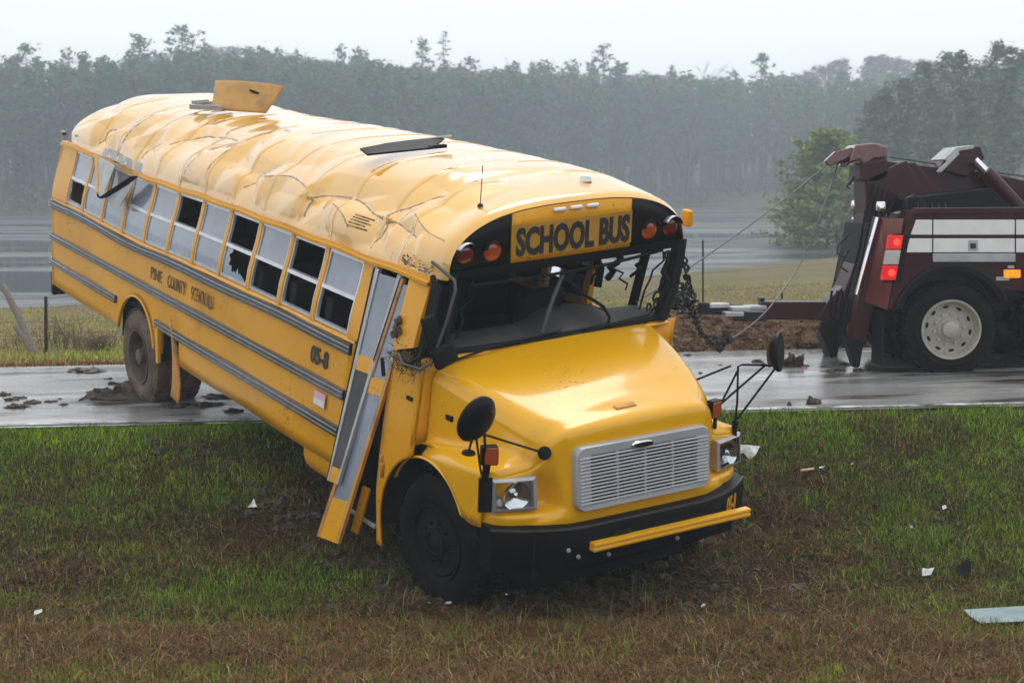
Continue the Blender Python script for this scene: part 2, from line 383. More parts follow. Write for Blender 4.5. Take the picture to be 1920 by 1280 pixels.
def build_lake():
    m = bpy.data.materials.new('lake_water'); N, L = nodes_of(m); b = N['Principled BSDF']
    b.inputs['Base Color'].default_value = (.05, .058, .062, 1); b.inputs['Specular IOR Level'].default_value = .5; b.inputs['IOR'].default_value = 1.33
    g = N.new('ShaderNodeNewGeometry')
    mp = N.new('ShaderNodeMapping'); mp.inputs['Scale'].default_value = (.25, 1.1, 1); L.new(g.outputs['Position'], mp.inputs[0])
    n = N.new('ShaderNodeTexNoise'); n.inputs['Scale'].default_value = 1.6; n.inputs['Detail'].default_value = 4; L.new(mp.outputs[0], n.inputs['Vector'])
    mp2 = N.new('ShaderNodeMapping'); mp2.inputs['Scale'].default_value = (.018, .11, 1); L.new(g.outputs['Position'], mp2.inputs[0])
    n2 = N.new('ShaderNodeTexNoise'); n2.inputs['Scale'].default_value = 1.; n2.inputs['Detail'].default_value = 3; L.new(mp2.outputs[0], n2.inputs['Vector'])
    r = N.new('ShaderNodeMapRange'); r.inputs[1].default_value = .42; r.inputs[2].default_value = .58; r.inputs[3].default_value = .05; r.inputs[4].default_value = .62; L.new(n2.outputs['Fac'], r.inputs[0])
    L.new(r.outputs[0], b.inputs['Roughness'])
    bp = N.new('ShaderNodeBump'); bp.inputs['Distance'].default_value = .05; bp.inputs['Strength'].default_value = .12; L.new(n.outputs['Fac'], bp.inputs['Height']); L.new(bp.outputs[0], b.inputs['Normal'])
    P = [[(x, y, LAKE_Z) for x in np.linspace(-400, 120, 27)] for y in np.linspace(34, 262, 24)]
    tag(MB().grid(P).build('lake', m), 'grey still lake between the field and the misty woods', 'lake', kind='structure')
build_lake()
# ------------------------------------------------------------------ school bus
# bus frame: x forward from the rear axle, y to its left, z up
bus = empty('school_bus')
bus.matrix_world = Matrix(((0.55322439, 0.83237347, 0.03312364, -3.03548049),
                           (-0.82157141, 0.55175473, -0.14348221, 16.84379941),
                           (-0.13770691, 0.05216442, 0.98909842, 0.18181461), (0, 0, 0, 1)))
tag(bus, 'wrecked yellow school bus with a crushed roof, nose down in the ditch', 'school bus')

def catmull(A, axis, k):
    A = np.moveaxis(np.asarray(A, float), axis, 0); n = len(A); out = []
    for i in range(n - 1):
        p0, p1, p2, p3 = A[max(i - 1, 0)], A[i], A[i + 1], A[min(i + 2, n - 1)]
        for j in range(k):
            t = j / k; out.append(.5 * (2 * p1 + (p2 - p0) * t + (2 * p0 - 5 * p1 + 4 * p2 - p3) * t * t + (-p0 + 3 * p1 - 3 * p2 + p3) * t ** 3))
    out.append(A[-1]); return np.moveaxis(np.array(out), 0, axis)
def D(x, y, z):
    """racked body: the side leans, the upper body is shoved to its left and twisted"""
    k = interp(x, [-3.2, 4.7], [.35, 1.])
    s = interp(z, [.2, .65, .93, 1.25, 1.68, 1.75], [-.10, -.074, -.05, -.01, .045, .05]) * k
    s += .165 * sstep(1.72, 2.5, z)
    dz = .04 * y * sstep(1.2, 2.2, z) * k
    dz -= .035 * math.exp(-((x + .2) / 1.3) ** 2) * sstep(1.3, 1.7, z)
    return (x, y + s, z + dz)

HW = 1.22; PITCHW = .6767; X11 = 4.7184; ZS = 1.745; ZT = 2.40; SK = .62
PX = [X11 - PITCHW * k for k in range(11)]        # window pillars, front to rear
XR, XC = -3.2, 5.44
W = lambda: MB(D)

def side_bottom(x):
    z = SK
    if abs(x + .12) < .58: z = max(z, .50 + math.sqrt(max(0, .58 ** 2 - (x + .12) ** 2)))
    return z
def side_panel(sgn, name):
    xs = sorted(set(list(np.linspace(XR, X11 + .10, 78)) + [-.70, -.699, .46, .461, .63, .631, 1.15, 1.151]))
    P = []
    for x in xs:
        zb = side_bottom(x)
        if sgn < 0 and .63 < x <= 1.15: zb = .90
        zz = [zb + (ZS - zb) * t for t in np.linspace(0, 1, 12)]
        P.append([(x, sgn * (HW - .008 + .008 * math.sin(x * 3.1 + z * 4)), z) for z in zz])
    if sgn > 0: P = P[::-1]
    return W().grid(P).build(name, 'yellow', bus, solid=.02)
side_panel(-1, 'side_panel'); side_panel(1, 'side_panel')

# arch lips of the rear wheel wells
for sgn in (-1, 1):
    w = W(); w.tube([(-.12 + .585 * math.cos(a), sgn * (HW + .005), .50 + .585 * math.sin(a)) for a in np.linspace(R(14), R(166), 22)], .013, 6)
    w.build('arch_lip', 'yellow', bus)
# wheel well liner and hole behind the missing skirt door
w = W(); w.box((-.12, 0, .98), (1.25, 2.3, .02)); w.box((.5, 0, .75), (.02, 2.3, .5)); w.box((-.74, 0, .75), (.02, 2.3, .5)); w.box((.9, -.85, .78), (.6, .02, .4)); w.build('wheel_well', 'dark', bus)

# window sill strip, pillars, header rail
for sgn in (-1, 1):
    w = W()
    for a, b in zip(np.linspace(XR, X11 + .1, 40)[:-1], np.linspace(XR, X11 + .1, 40)[1:]):
        w.grid([[(a, sgn * (HW + .004), ZS - .03), (a, sgn * (HW - .03), ZS + .012)], [(b, sgn * (HW + .004), ZS - .03), (b, sgn * (HW - .03), ZS + .012)]])
    w.build('window_sill', 'yellow', bus)
    for k, x in enumerate(PX[1:]):
        w = W(); n = 8
        lean = 0
        P = []
        for t in np.linspace(0, 1, n):
            z = ZS + .0 + (ZT - ZS) * t
            P.append([(x - .036, sgn * (HW - .05), z), (x - .036, sgn * HW, z), (x + .036, sgn * HW, z), (x + .036, sgn * (HW - .05), z)])
        w.grid(P, True).build('window_pillar', 'yellow', bus, bevel=.006)
    for x0, x1 in ((XR, -2.62), (X11 - .03, X11 + (.19 if sgn < 0 else .06))):
        w = W(); P = [[(x0, sgn * (HW - .06), z), (x0, sgn * HW, z), (x1, sgn * HW, z), (x1, sgn * (HW - .06), z)] for z in np.linspace(ZS, ZT, 8)]
        w.grid(P, True).build('corner_post', 'yellow', bus, bevel=.006)

# windows: frame, sash bar, panes (front to rear, upper and lower)
STATE = ['f-', '--', 'f-', '-b', 'ff', '-f', 'ff', 'ff', 'ff', 'ff', 'fh']
def window(sgn, k):
    x1 = PX[k] - .036; x0 = PX[k + 1] + .036 if k < 10 else -2.62
    y = sgn * (HW - .025); zm = ZS + (ZT - ZS) * .5; b = .022
    w = W()
    for z0, z1 in ((ZS + .012, ZS + .04), (ZT - .04, ZT - .005), (zm - .016, zm + .016)):
        w.box(((x0 + x1) / 2, y, (z0 + z1) / 2), (x1 - x0, .03 if z0 != zm - .016 else .036, z1 - z0))
    for xa in (x0 + b / 2, x1 - b / 2):
        for t0, t1 in zip(np.linspace(ZS + .041, ZT - .041, 5)[:-1], np.linspace(ZS + .041, ZT - .041, 5)[1:]):
            w.box((xa, y, (t0 + t1) / 2), (b, .028, t1 - t0))
    fr = w.build('window', 'alu', bus, smooth=False)
    st = STATE[k] if sgn < 0 else 'cc'
    for q, (z0, z1) in zip(st, ((zm + .016, ZT - .04), (ZS + .04, zm - .016))):
        if q == '-': continue
        yy = y + sgn * .003
        xa, xb = x0 + b, x1 - b
        w = W()
        if q in 'fc':
            w.grid([[(xa + (xb - xa) * s, yy, z0 + (z1 - z0) * t) for t in np.linspace(0, 1, 4)] for s in np.linspace(0, 1, 5)])
        else:
            # broken: jagged remains along the edges
            rnd = random.Random(k); n = 26; cx, cz = (xa + xb) / 2 + (.03 if q == 'h' else .05), (z0 + z1) / 2 + (.01 if q == 'h' else .05)
            outer, inner = [], []
            for i in range(n):
                a = 2 * PI * i / n; c, s_ = math.cos(a), math.sin(a)
                ho, hz = (xb - xa) / 2, (z1 - z0) / 2; m_ = min(ho / max(abs(c), 1e-6), hz / max(abs(s_), 1e-6))
                ox, oz = (xa + xb) / 2 + c * m_, (z0 + z1) / 2 + s_ * m_
                f = (.86 if q == 'h' else .62) + rnd.uniform(-.24, .2) * (.25 if q == 'h' else 1)
                if q == 'b' and (c > .2 and s_ > -.6): f = .97
                if q == 'b' and s_ > .6: f = .98
                inner.append((cx + (ox - cx) * f, yy, cz + (oz - cz) * f)); outer.append((ox, yy, oz))
            w.grid([outer, inner], True)
        w.build('pane', 'glass' if q == 'c' else 'fog', fr, smooth=False)
for sgn in (-1, 1):
    for k in range(11): window(sgn, k)

# header rail with drip gutter
for sgn in (-1, 1):
    w = W(); xs = np.linspace(XR, 5.75, 60)
    prof = [(0, -.012), (.028, -.004), (.03, .022), (.012, .026), (.01, .05), (-.03, .05), (-.03, -.012)]
    P = []
    for x in xs:
        dd = .05 * math.exp(-((x + 1.35) / .55) ** 2) if sgn < 0 else 0
        P.append([(x, sgn * (HW + py - dd), ZT + pz - dd * .5 + (.006 * math.sin(x * 6.3) if sgn < 0 else 0)) for py, pz in prof])
    w.grid(P, True).build('drip_rail', 'yellow', bus)

# rub rails: black strips, ribs painted grey as wet highlights
def rub_rail(sgn, zc, x0, x1, h=.085):
    w = W(); xs = np.linspace(x0, x1, max(4, int((x1 - x0) / .12)))
    def row(x, prof): return [(x, sgn * (HW + .012 + py), zc + pz + (.008 * math.sin(x * 2.3) if zc > 1.5 else 0)) for py, pz in prof]
    base = [(-.02, -h / 2), (.014, -h / 2), (.014, h / 2), (-.02, h / 2)]
    r = w.grid([row(x, base) for x in xs], True)
    w.f += [tuple(range(4)), tuple(range(len(w.v) - 4, len(w.v)))]
    rail = w.build('rub_rail', 'rail', bus, smooth=False)
    for dz in (-.019, .019):
        ww = W(); rib = [(.010, dz - .007), (.024, dz - .004), (.026, dz + .002), (.012, dz + .008)]
        ww.grid([row(x, rib) for x in xs], True).build('rib', 'railg' if dz != 0 else 'rail', rail)
for sgn in (-1, 1):
    rub_rail(sgn, 1.665, XR - .01, X11 + .08, .10); rub_rail(sgn, 1.25, XR - .01, X11 + .06)
    rub_rail(sgn, .93, XR - .01, -.74); rub_rail(sgn, .93, .50, X11 + .04)

# ---- roof: grid from right gutter to left gutter, crumpled
ZG = 2.44
dent = lambda x, t: 0.
def roof_pt(x, t, off=0.):
    hz = .62 + .04 * sstep(-1, 3.5, x); hw = HW; zg = ZG
    if x < -2.2:
        q = min(1, (-2.2 - x) / 1.0); hz *= .22 + .78 * math.sqrt(max(0, 1 - q ** 3)); hw -= .10 * q ** 3
    if x > 4.7:
        q = min(1, (x - 4.7) / 1.18); hz -= .13 * q ** 2; hw -= .05 * q ** 2
        if x > 5.80:
            e = (x - 5.80) / .08; hz -= .03 * e * e; hw -= .025 * e * e
    a = PI * t; c, s = math.cos(a), math.sin(a); n = .74
    y = -hw * math.copysign(abs(c) ** n, c); z = zg + hz * abs(s) ** n
    # outward normal of the section (approximate)
    ny, nz = -c, s * 1.25; l = math.hypot(ny, nz); ny /= l; nz /= l
    d = 0.
    edge = sstep(XR + .0, XR + .5, x) * (1 - .75 * sstep(5.5, 5.85, x))
    sh = math.exp(-((t - .20) / .11) ** 2)
    d += .04 * sh
    tri = lambda v, k: max(0., 1 - abs(v) * k)
    d += dent(x, t)
    # long shallow creases running over the top
    n2 = noise.noise(Vector((x * 2.4 + t * 4.2, t * .8, 9.3)))
    d += .012 * (1 - tri(n2, 3.2)) * math.exp(-((t - .45) / .25) ** 2)
    d += .05 * math.exp(-((x + 1.45) / .32) ** 2 - ((t - .05) / .08) ** 2)
    d *= edge
    return (x, y - ny * (d - off), z - nz * (d - off))
# fold lines read off the photograph, carried onto the roof skin
CREASE_PX = [[(174, 275), (181, 261), (195, 240), (211, 238), (244, 240)], [(218, 292), (230, 268), (249, 240), (290, 215)], [(260, 294), (275, 271), (298, 264)],
             [(342, 329), (357, 303), (378, 285)], [(385, 336), (399, 303), (430, 280)], [(451, 350), (464, 337), (480, 321), (520, 305)],
             [(560, 406), (570, 371), (575, 363), (610, 358), (660, 366), (687, 390), (706, 414), (695, 440), (687, 459)], [(573, 363), (570, 350), (541, 329), (493, 331)],
             [(706, 414), (732, 411), (748, 427), (769, 440)], [(719, 403), (732, 385), (759, 374), (838, 345), (900, 329)], [(620, 380), (640, 400), (650, 425)], [(310, 268), (345, 250), (400, 246), (440, 255)], [(780, 400), (800, 430), (835, 452)]]
gx, gt = np.linspace(-3.1, 5.85, 150), np.linspace(.01, .6, 60)
_p = np.array([[tuple(bus.matrix_world @ Vector(D(*roof_pt(x, t)))) for t in gt] for x in gx])
_s, _c = math.sin(PITCH), math.cos(PITCH)
_dz = _p[..., 1] * _c - (_p[..., 2] - CAM_H) * _s; _u = 960 + FPX * _p[..., 0] / _dz; _v = 640 + FPX * (-_p[..., 1] * _s - (_p[..., 2] - CAM_H) * _c) / _dz
CREASE = []
for line in CREASE_PX:
    pl = []
    for u, v in line:
        k = np.argmin((_u - u) ** 2 + (_v - v) ** 2); i, j = divmod(int(k), len(gt)); pl.append((gx[i], gt[j] * 3.2))
    CREASE.append(pl)
# crumpled sheet: flat facets between the fold lines and scattered corners
from mathutils.geometry import delaunay_2d_cdt
def build_dent():
    rnd = random.Random(19); V_, H_, E_ = [], [], []
    for n, pl in enumerate(CREASE):
        sgn = 1 if n in (0, 2, 5, 6, 8, 9, 11) else 0
        for i, (x, s) in enumerate(pl):
            V_.append(Vector((x, s))); end = .5 if i in (0, len(pl) - 1) else 1.
            H_.append((.085 * end if sgn else .0) + rnd.uniform(0, .012))
            if i: E_.append((len(V_) - 2, len(V_) - 1))
    nx_, ns_ = 17, 6
    for i in range(nx_):
        for j in range(ns_):
            s = .12 + 1.75 * (j + .5 + rnd.uniform(-.35, .35)) / ns_; x = -3.0 + 8.8 * (i + .5 + rnd.uniform(-.4, .4)) / nx_ + .45 * (s - .6)
            if min((abs(v.x - x) + abs(v.y - s)) for v in V_) < .16: continue
            w_ = math.exp(-((s - .62) / .5) ** 2)
            V_.append(Vector((x, s))); H_.append((rnd.choice((.0, .015, .05, .075)) + rnd.uniform(0, .02)) * w_)
    for i in range(40):                                           # border stays on the section
        x = -3.4 + 9.6 * i / 39
        for s, h in ((.02, .012 * rnd.random()), (2.1, 0.), (3.3, 0.)): V_.append(Vector((x, s))); H_.append(h)
    ov, oe, of, orig, _, _ = delaunay_2d_cdt(V_, E_, [], 0, 1e-5)
    hh = [H_[o[0]] if o else .04 for o in orig]
    gx_, gs_ = np.linspace(-3.3, 6.0, 560), np.linspace(0, 3.2, 190); X, S = np.meshgrid(gx_, gs_, indexing='ij'); T = np.zeros_like(X)
    for f in of:
        (x0, y0), (x1, y1), (x2, y2) = (ov[k] for k in f); de = (y1 - y2) * (x0 - x2) + (x2 - x1) * (y0 - y2)
        if abs(de) < 1e-9: continue
        i0, i1 = np.searchsorted(gx_, [min(x0, x1, x2) - .02, max(x0, x1, x2) + .02]); j0, j1 = np.searchsorted(gs_, [min(y0, y1, y2) - .02, max(y0, y1, y2) + .02])
        xx, ss = X[i0:i1, j0:j1], S[i0:i1, j0:j1]
        l0 = ((y1 - y2) * (xx - x2) + (x2 - x1) * (ss - y2)) / de; l1 = ((y2 - y0) * (xx - x2) + (x0 - x2) * (ss - y2)) / de; l2 = 1 - l0 - l1
        m = (l0 >= -1e-6) & (l1 >= -1e-6) & (l2 >= -1e-6)
        T[i0:i1, j0:j1][m] = (l0 * hh[f[0]] + l1 * hh[f[1]] + l2 * hh[f[2]])[m]
    def fn(x, t):
        fx = min(558.999, max(0, (x + 3.3) / 9.3 * 559)); fs = min(188.999, max(0, t * 189)); i, j = int(fx), int(fs); u, v = fx - i, fs - j
        return float((T[i, j] * (1 - u) + T[i + 1, j] * u) * (1 - v) + (T[i, j + 1] * (1 - u) + T[i + 1, j + 1] * u) * v)
    return fn
dent = build_dent()
w = W(); NT = 84
xs = np.concatenate([np.linspace(XR, -2.2, 26)[:-1], np.linspace(-2.2, 5.4, 290)[:-1], np.linspace(5.4, 5.88, 22)])
ts = np.concatenate([np.linspace(0, .5, 84)[:-1], np.linspace(.5, 1, 34)])
w.grid([[roof_pt(x, t) for t in ts] for x in xs])
roof = w.build('roof', 'roof', bus, angle=60)
for x in [PX[k] - .0 for k in range(0, 11)] + [5.2]:          # riveted seams over the roof bows
    w = W(); w.grid([[roof_pt(x + dx + .55 * 0, t, .004 if abs(dx) < .03 else -.003) for t in np.linspace(0, 1, 60)] for dx in (-.032, -.028, .028, .032)])
    w.build('roof_seam', 'roof', roof, angle=60)

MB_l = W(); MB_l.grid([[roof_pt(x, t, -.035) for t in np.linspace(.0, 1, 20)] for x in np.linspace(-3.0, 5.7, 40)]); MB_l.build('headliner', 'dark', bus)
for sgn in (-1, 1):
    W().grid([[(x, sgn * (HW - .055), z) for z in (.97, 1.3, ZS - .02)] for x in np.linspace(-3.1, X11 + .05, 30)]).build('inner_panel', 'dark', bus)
for n, pl in enumerate(CREASE):                                # paint cracked off along the folds
    q = catmull([(a, b, 0) for a, b in pl], 0, 10); rr = random.Random(n)
    w = W(); hw_ = .009 if n in (6, 7, 8, 9, 0, 1) else .006
    P = []
    for i in range(len(q)):
        tg = q[min(i + 1, len(q) - 1)] - q[max(i - 1, 0)]; l = math.hypot(tg[0], tg[1]) or 1; nx_, ny_ = -tg[1] / l, tg[0] / l; h = hw_ * rr.uniform(.25, 1.5)
        P.append([roof_pt(q[i][0] + nx_ * s * h, min(.99, max(.001, (q[i][1] + ny_ * s * h) / 3.2)), .0045) for s in (-1, 1)])
    w.grid(P).build('paint_scrape', 'scrape', roof, smooth=False)
# rear wall
w = W(); P = []
ring = [roof_pt(XR, t) for t in np.linspace(0, 1, 21)]
low = [(XR, -HW, ZG), (XR, -HW, 1.75), (XR, -HW, 1.2), (XR, -HW, SK), (XR, HW, SK), (XR, HW, 1.2), (XR, HW, 1.75), (XR, HW, ZG)]
poly = ring[::-1] + low[0:]
w.add(poly, [tuple(range(len(poly)))]); w.build('rear_wall', 'yellow', bus, smooth=False, solid=.02)
w = W(); w.box((XR - .08, 0, .62), (.10, 2.4, .30)); w.build('rear_bumper', 'black', bus, bevel=.02)
for yy in (-1.0, 1.0):
    w = W(); w.lathe([(0, -.03), (.07, -.025), (.09, 0)], (XR - .015, yy, 1.05), (-1, 0, 0), 20); w.build('tail_lamp', 'red', bus)
w = W(); w.box((XR + .12, -HW - .02, 2.55), (.09, .05, .05)); w.build('side_marker_lamp', 'red', bus, bevel=.01)

# floor, inner lining
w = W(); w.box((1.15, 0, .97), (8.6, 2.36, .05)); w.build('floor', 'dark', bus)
w = W()
for k in range(10):
    pass
# seats
def seat(x, y):
    w = W(); w.box((x, y, 1.38), (.42, .92, .10)); w.box((x - .2, y, 1.66), (.10, .92, .62)); w.box((x, y - .3, 1.16), (.3, .05, .34)); w.box((x, y + .3, 1.16), (.3, .05, .34))
    w.build('seat', 'seat', bus, bevel=.04)
for k in range(10):
    for yy in (-.70, .70):
        if yy > 0 and k == 0: continue
        seat(X11 - .35 - k * .70, yy)
w = W(); w.box((5.0, .62, 1.36), (.45, .5, .12)); w.box((4.78, .62, 1.66), (.12, .46, .58)); w.box((5.0, .62, 1.13), (.25, .25, .33)); w.build('driver_seat', 'seat', bus, bevel=.04)
w = W(); w.box((X11 - .1, -.62, 1.52), (.06, .95, 1.05)); w.build('entry_barrier', 'seat', bus, bevel=.03)
w = W(); c = Vector((5.42, .55, 1.83)); ax = Vector((-.5, 0, .86)).normalized(); a = ax.orthogonal().normalized(); b = ax.cross(a)
w.tube([c + (a * math.cos(q) + b * math.sin(q)) * .23 for q in np.linspace(0, 2 * PI, 28)[:-1]], .016, 6, closed=True)
for q in (0, 2.1, 4.2): w.tube([c, c + (a * math.cos(q) + b * math.sin(q)) * .23], .014, 5)
w.tube([c, c + Vector((.25, 0, -.5))], .03, 6); w.build('steering_wheel', 'steel', bus)

# ---- front cap face: header with sign panel, black lamp panels
XF = 5.88
def hd(y, z, dx=0.): return (XF + dx - .05 * (y / 1.2) ** 2, y, z)
ring = [roof_pt(XF, t) for t in np.linspace(0, 1, 41)]
ZB = 2.475
def arch_z(y):
    pts = sorted((p[1], p[2]) for p in ring); return interp(y, [p[0] for p in pts], [p[1] for p in pts])
ymax = max(p[1] for p in ring)
def face_strip(y0, y1, zb, zt, dx, n=14):
    P = []
    for y in np.linspace(y0, y1, n):
        b_, t_ = zb(y), zt(y); P.append([hd(y, b_ + (t_ - b_) * s, dx) for s in np.linspace(0, 1, 5)])
    return W().grid(P)
face_strip(-ymax, ymax, lambda y: ZB, arch_z, -.012, 40).build('front_header', 'yellow', bus, solid=.02)
for y0, y1 in ((-ymax + .02, -.60), (.575, ymax - .01)):
    face_strip(y0, y1, lambda y: ZB + .03, lambda y: arch_z(y) - .012, .018).build('lamp_panel', 'black', bus, solid=.012)
sgn_o = face_strip(-.59, .57, lambda y: ZB + .035, lambda y: arch_z(y) - .01, .02, 20).build('sign_panel', 'yellow', bus, solid=.014)
face_strip(-.585, .565, lambda y: 2.55, lambda y: 2.81, .0385, 20).build('sign_field', mat('sign_field', (.40, .21, .022), rough=.4, var=.15, coat=.3), sgn_o)
def put_front(tx, ty, tz): return D(*hd(-.562 + tx, 2.572 + ty, .0415 + tz))
_, wd = text_mesh('SCHOOL BUS', .29, 1, lambda *a: a, .003, .012)
mb, _ = text_mesh('SCHOOL BUS', .29, 1.105 / wd, put_front, .003, .012); mb.build('lettering', 'letter', sgn_o, smooth=False)
w = W(); w.grid([[hd(y, ZB + dz, dx) for dz, dx in ((-.03, -.02), (-.035, .03), (.03, .034), (.035, -.01))] for y in np.linspace(-ymax - .0, ymax, 30)]); w.build('visor_strip', 'black', bus)
for yy in (-.16, .0, .16):
    w = W(); w.box((XF + .02, yy, arch_z(yy) - .045), (.05, .115, .03)); w.build('clearance_lamp', 'white', bus, bevel=.012)
for yy, m in ((-1.0, 'red'), (-.765, 'amber'), (.765, 'amber'), (1.0, 'red')):
    c = Vector(hd(yy, 2.625, .03)); w = W(); w.lathe([(0, .026), (.045, .024), (.072, .012), (.08, 0)], c, (1, 0, -.05), 24)
    lo = w.build('warning_lamp', m, bus)
    w = W(); P = []
    for a in np.linspace(R(15), R(165), 12): P.append([c + Vector((dx, .09 * math.cos(a), .09 * math.sin(a))) for dx in (-.005, .06)])
    w.grid(P).build('hood_visor', 'black' if m == 'amber' or True else 'alu', lo, solid=.004)
    if m == 'red':
        w = W(); P = [[c + Vector((dx, .096 * math.cos(a), .096 * math.sin(a))) for dx in (.0, .062)] for a in np.linspace(R(70), R(150), 8)]
        w.grid(P).build('visor_scrape', 'alu', lo, solid=.003)
w = W(); w.box(D(5.0, HW + .02, 2.62), (.05, .06, .12)); w.build('side_marker_lamp', 'amber', bus)
w = W(); w.box((XF - .08, 1.24, 2.66), (.10, .06, .14)); w.build('header_corner', 'yellow', bus, bevel=.015)
w = W(); w.lathe([(0, .05), (.04, .045), (.055, 0)], roof_pt(5.55, .56), (0, 0, 1), 14); w.build('roof_marker_lamp', 'white', bus)
w = W(); p = Vector(roof_pt(5.6, .33)); w.tube([p, p + Vector((.005, .01, .32))], .004, 5); w.lathe([(0, .03), (.02, .02), (.025, 0)], p, (0, 0, 1), 10); w.build('antenna', 'steel', bus)

# windshield: frame, side posts, broken centre post, dash
ZW = 1.885
w = W(); w.tube([(5.96 - .05 * (y / 1.0) ** 2, y, ZW - .01) for y in np.linspace(-1.02, 1.0, 16)], .026, 6); w.build('windshield_gasket', 'rubber', bus)
w = W(); w.tube([(5.93, 1.05, ZW - .02), (5.90, 1.10, 2.1), (5.87, 1.12, 2.3), (5.85, 1.13, 2.5)], .062, 8); w.build('windshield_post', 'rubber', bus)
w = W(); w.tube([(5.93, -1.06, ZW - .02), (5.90, -1.08, 2.2), (5.85, -1.08, 2.48)], .03, 8); w.build('windshield_post', 'rubber', bus)
w = W(); w.beam((5.40, 1.16, ZS), (5.42, 1.16, 2.42), .05, .07); w.build('quarter_post', 'rubber', bus)
w = MB(); w.tube([(5.95, -.10, 1.915), (5.88, .03, 2.13), (5.85, .15, 2.345)], .018, 7); w.build('broken_centre_post', 'dash', bus)
w = MB(); w.tube([(5.85, .15, 2.345), (5.9, .33, 2.18), (5.95, .50, 2.07), (5.97, .55, 1.98), (5.97, .54, 1.90)], .014, 7); w.build('loose_gasket', 'rubber', bus)
w = MB(); w.tube([(5.86, -.75, 2.33), (5.88, .0, 2.36), (5.88, .6, 2.40), (5.87, 1.15, 2.47)], .013, 6); w.build('hanging_trim', 'rubber', bus)
w = MB(); w.tube([(5.6, .30, 2.02), (5.62, .42, 2.2), (5.64, .50, 2.42)], .012, 6); w.tube([(5.6, .62, 2.46), (5.6, .72, 2.3), (5.62, .68, 2.15)], .035, 7); w.build('hanging_fan', 'dark', bus)
w = W(); P = []
for y in np.linspace(-1.08, 1.08, 24):
    hump = .10 * math.exp(-((y - .28) / .30) ** 4); P.append([(5.93, y, ZW - .06), (5.90, y, ZW + .0 + hump * .3), (5.72, y, ZW + .03 + hump), (5.5, y, ZW + .01 + hump), (5.45, y, ZW - .12), (5.45, y, 1.0)])
w.grid(P).build('dashboard', 'dash', bus, solid=.01)
w = MB(); w.tube([(5.985, -.98, 1.79), (5.99, -.55, 1.875), (5.99, .05, 1.925)], .010, 5); w.build('wiper', 'rubber', bus)
w = MB(); w.tube([(5.99, .3, 1.90), (5.99, .62, 1.935), (5.96, .98, 1.96)], .010, 5); w.build('wiper', 'rubber', bus)

# cowl: front face of the body either side of the hood, side panels with the wheel cut
AX, AZ, AR = 6.10, .50, .585
def cowl_front(sgn):
    P = [[(5.92, sgn * y, z) for z in np.linspace(1.15, ZW - .03, 6)] for y in np.linspace(.80, HW + .01, 6)]
    return W().grid(P if sgn > 0 else P[::-1]).build('cowl_panel', 'yellow', bus, solid=.02)
cowl_front(-1); cowl_front(1)
w = W(); w.grid([[(5.93 + .04 * t, y, ZW - .035 - .02 * t) for t in (0, 1)] for y in np.linspace(-1.15, 1.12, 12)]); w.build('cowl_top', 'hood', bus, solid=.01)
for sgn in (-1, 1):
    P = []
    for z in np.linspace(.22, ZS - .0, 34):
        xf = 5.92
        if z < AZ + AR and abs(z - AZ) < AR: xf = min(xf, AX - math.sqrt(AR ** 2 - (z - AZ) ** 2))
        if z <= AZ: xf = min(xf, AX - AR + .06 * (AZ - z) / .3)
        x0 = XC + .06 * sstep(.7, .2, z) if sgn < 0 else X11 + .1
        P.append([(x0 + (xf - x0) * s, sgn * HW, z) for s in np.linspace(0, 1, 8)])
    if sgn > 0: P = [r for r in P if r[0][2] > .5]
    if sgn < 0: P = P[::-1]
    W().grid(P).build('cowl_side', 'yellow', bus, solid=.02)
w = W(); w.box((5.50, -HW - .012, .93), (.035, .03, .05)); w.box((5.53, -HW - .012, .84), (.03, .025, .12)); w.build('door_hinge', 'dirty', bus, bevel=.008)
w = W(); w.box((5.80, -HW - .012, 1.50), (.075, .015, .03)); w.build('vent_slot', 'black', bus)
w = MB(); w.tube([(5.42, -1.24, 1.72), (5.50, -1.27, 1.60)], .016, 6); w.build('door_pin', 'rubber', bus)

# ---- hood and fenders: one skin from the windshield to the bumper
def arch_bottom(x):
    d = x - AX
    return AZ + math.sqrt(max(0, AR * AR - d * d)) if abs(d) < AR else AZ + .0
ST = [  # x, zc, (ye,ze), (yi,zi), (yo,zo)
    (5.93, 1.885, (1.09, 1.675), (1.13, 1.17), (1.165, 1.13)),
    (6.15, 1.835, (1.05, 1.62), (1.08, 1.20), (1.20, 1.17)),
    (6.40, 1.775, (1.00, 1.56), (1.02, 1.24), (1.22, 1.19)),
    (6.65, 1.70, (.94, 1.495), (.97, 1.285), (1.215, 1.20)),
    (6.85, 1.625, (.88, 1.43), (.92, 1.29), (1.20, 1.21)),
]
rows = []
for x, zc, (ye, ze), (yi, zi), (yo, zo) in ST:
    zb = arch_bottom(x)
    zb = min(zb, zo - .085)
    if x > AX + .2: zb = max(zb, .80)
    rows.append([(x, 0, zc - .008), (x, .35, zc - .011), (x, .66, zc - .028), (x, ye - .09, zc - .066), (x, ye - .014, ze + .045), (x, ye, ze - .012), (x, (ye + yi) / 2 + .0, (ze + zi) / 2), (x, yi, zi + .02), (x, yi + .05, zi - .004), (x, yo - .04, zo - .0), (x, yo, zo - .05), (x, yo + .005, zb)])
rows.append([(7.01, 0, 1.575), (7.01, .35, 1.57), (7.00, .60, 1.55), (6.985, .72, 1.505), (6.96, .80, 1.43), (6.95, .825, 1.36), (6.94, .85, 1.31), (6.925, .88, 1.27), (6.92, .93, 1.255), (6.90, 1.10, 1.235), (6.86, 1.175, 1.17), (6.70, 1.215, .80)])
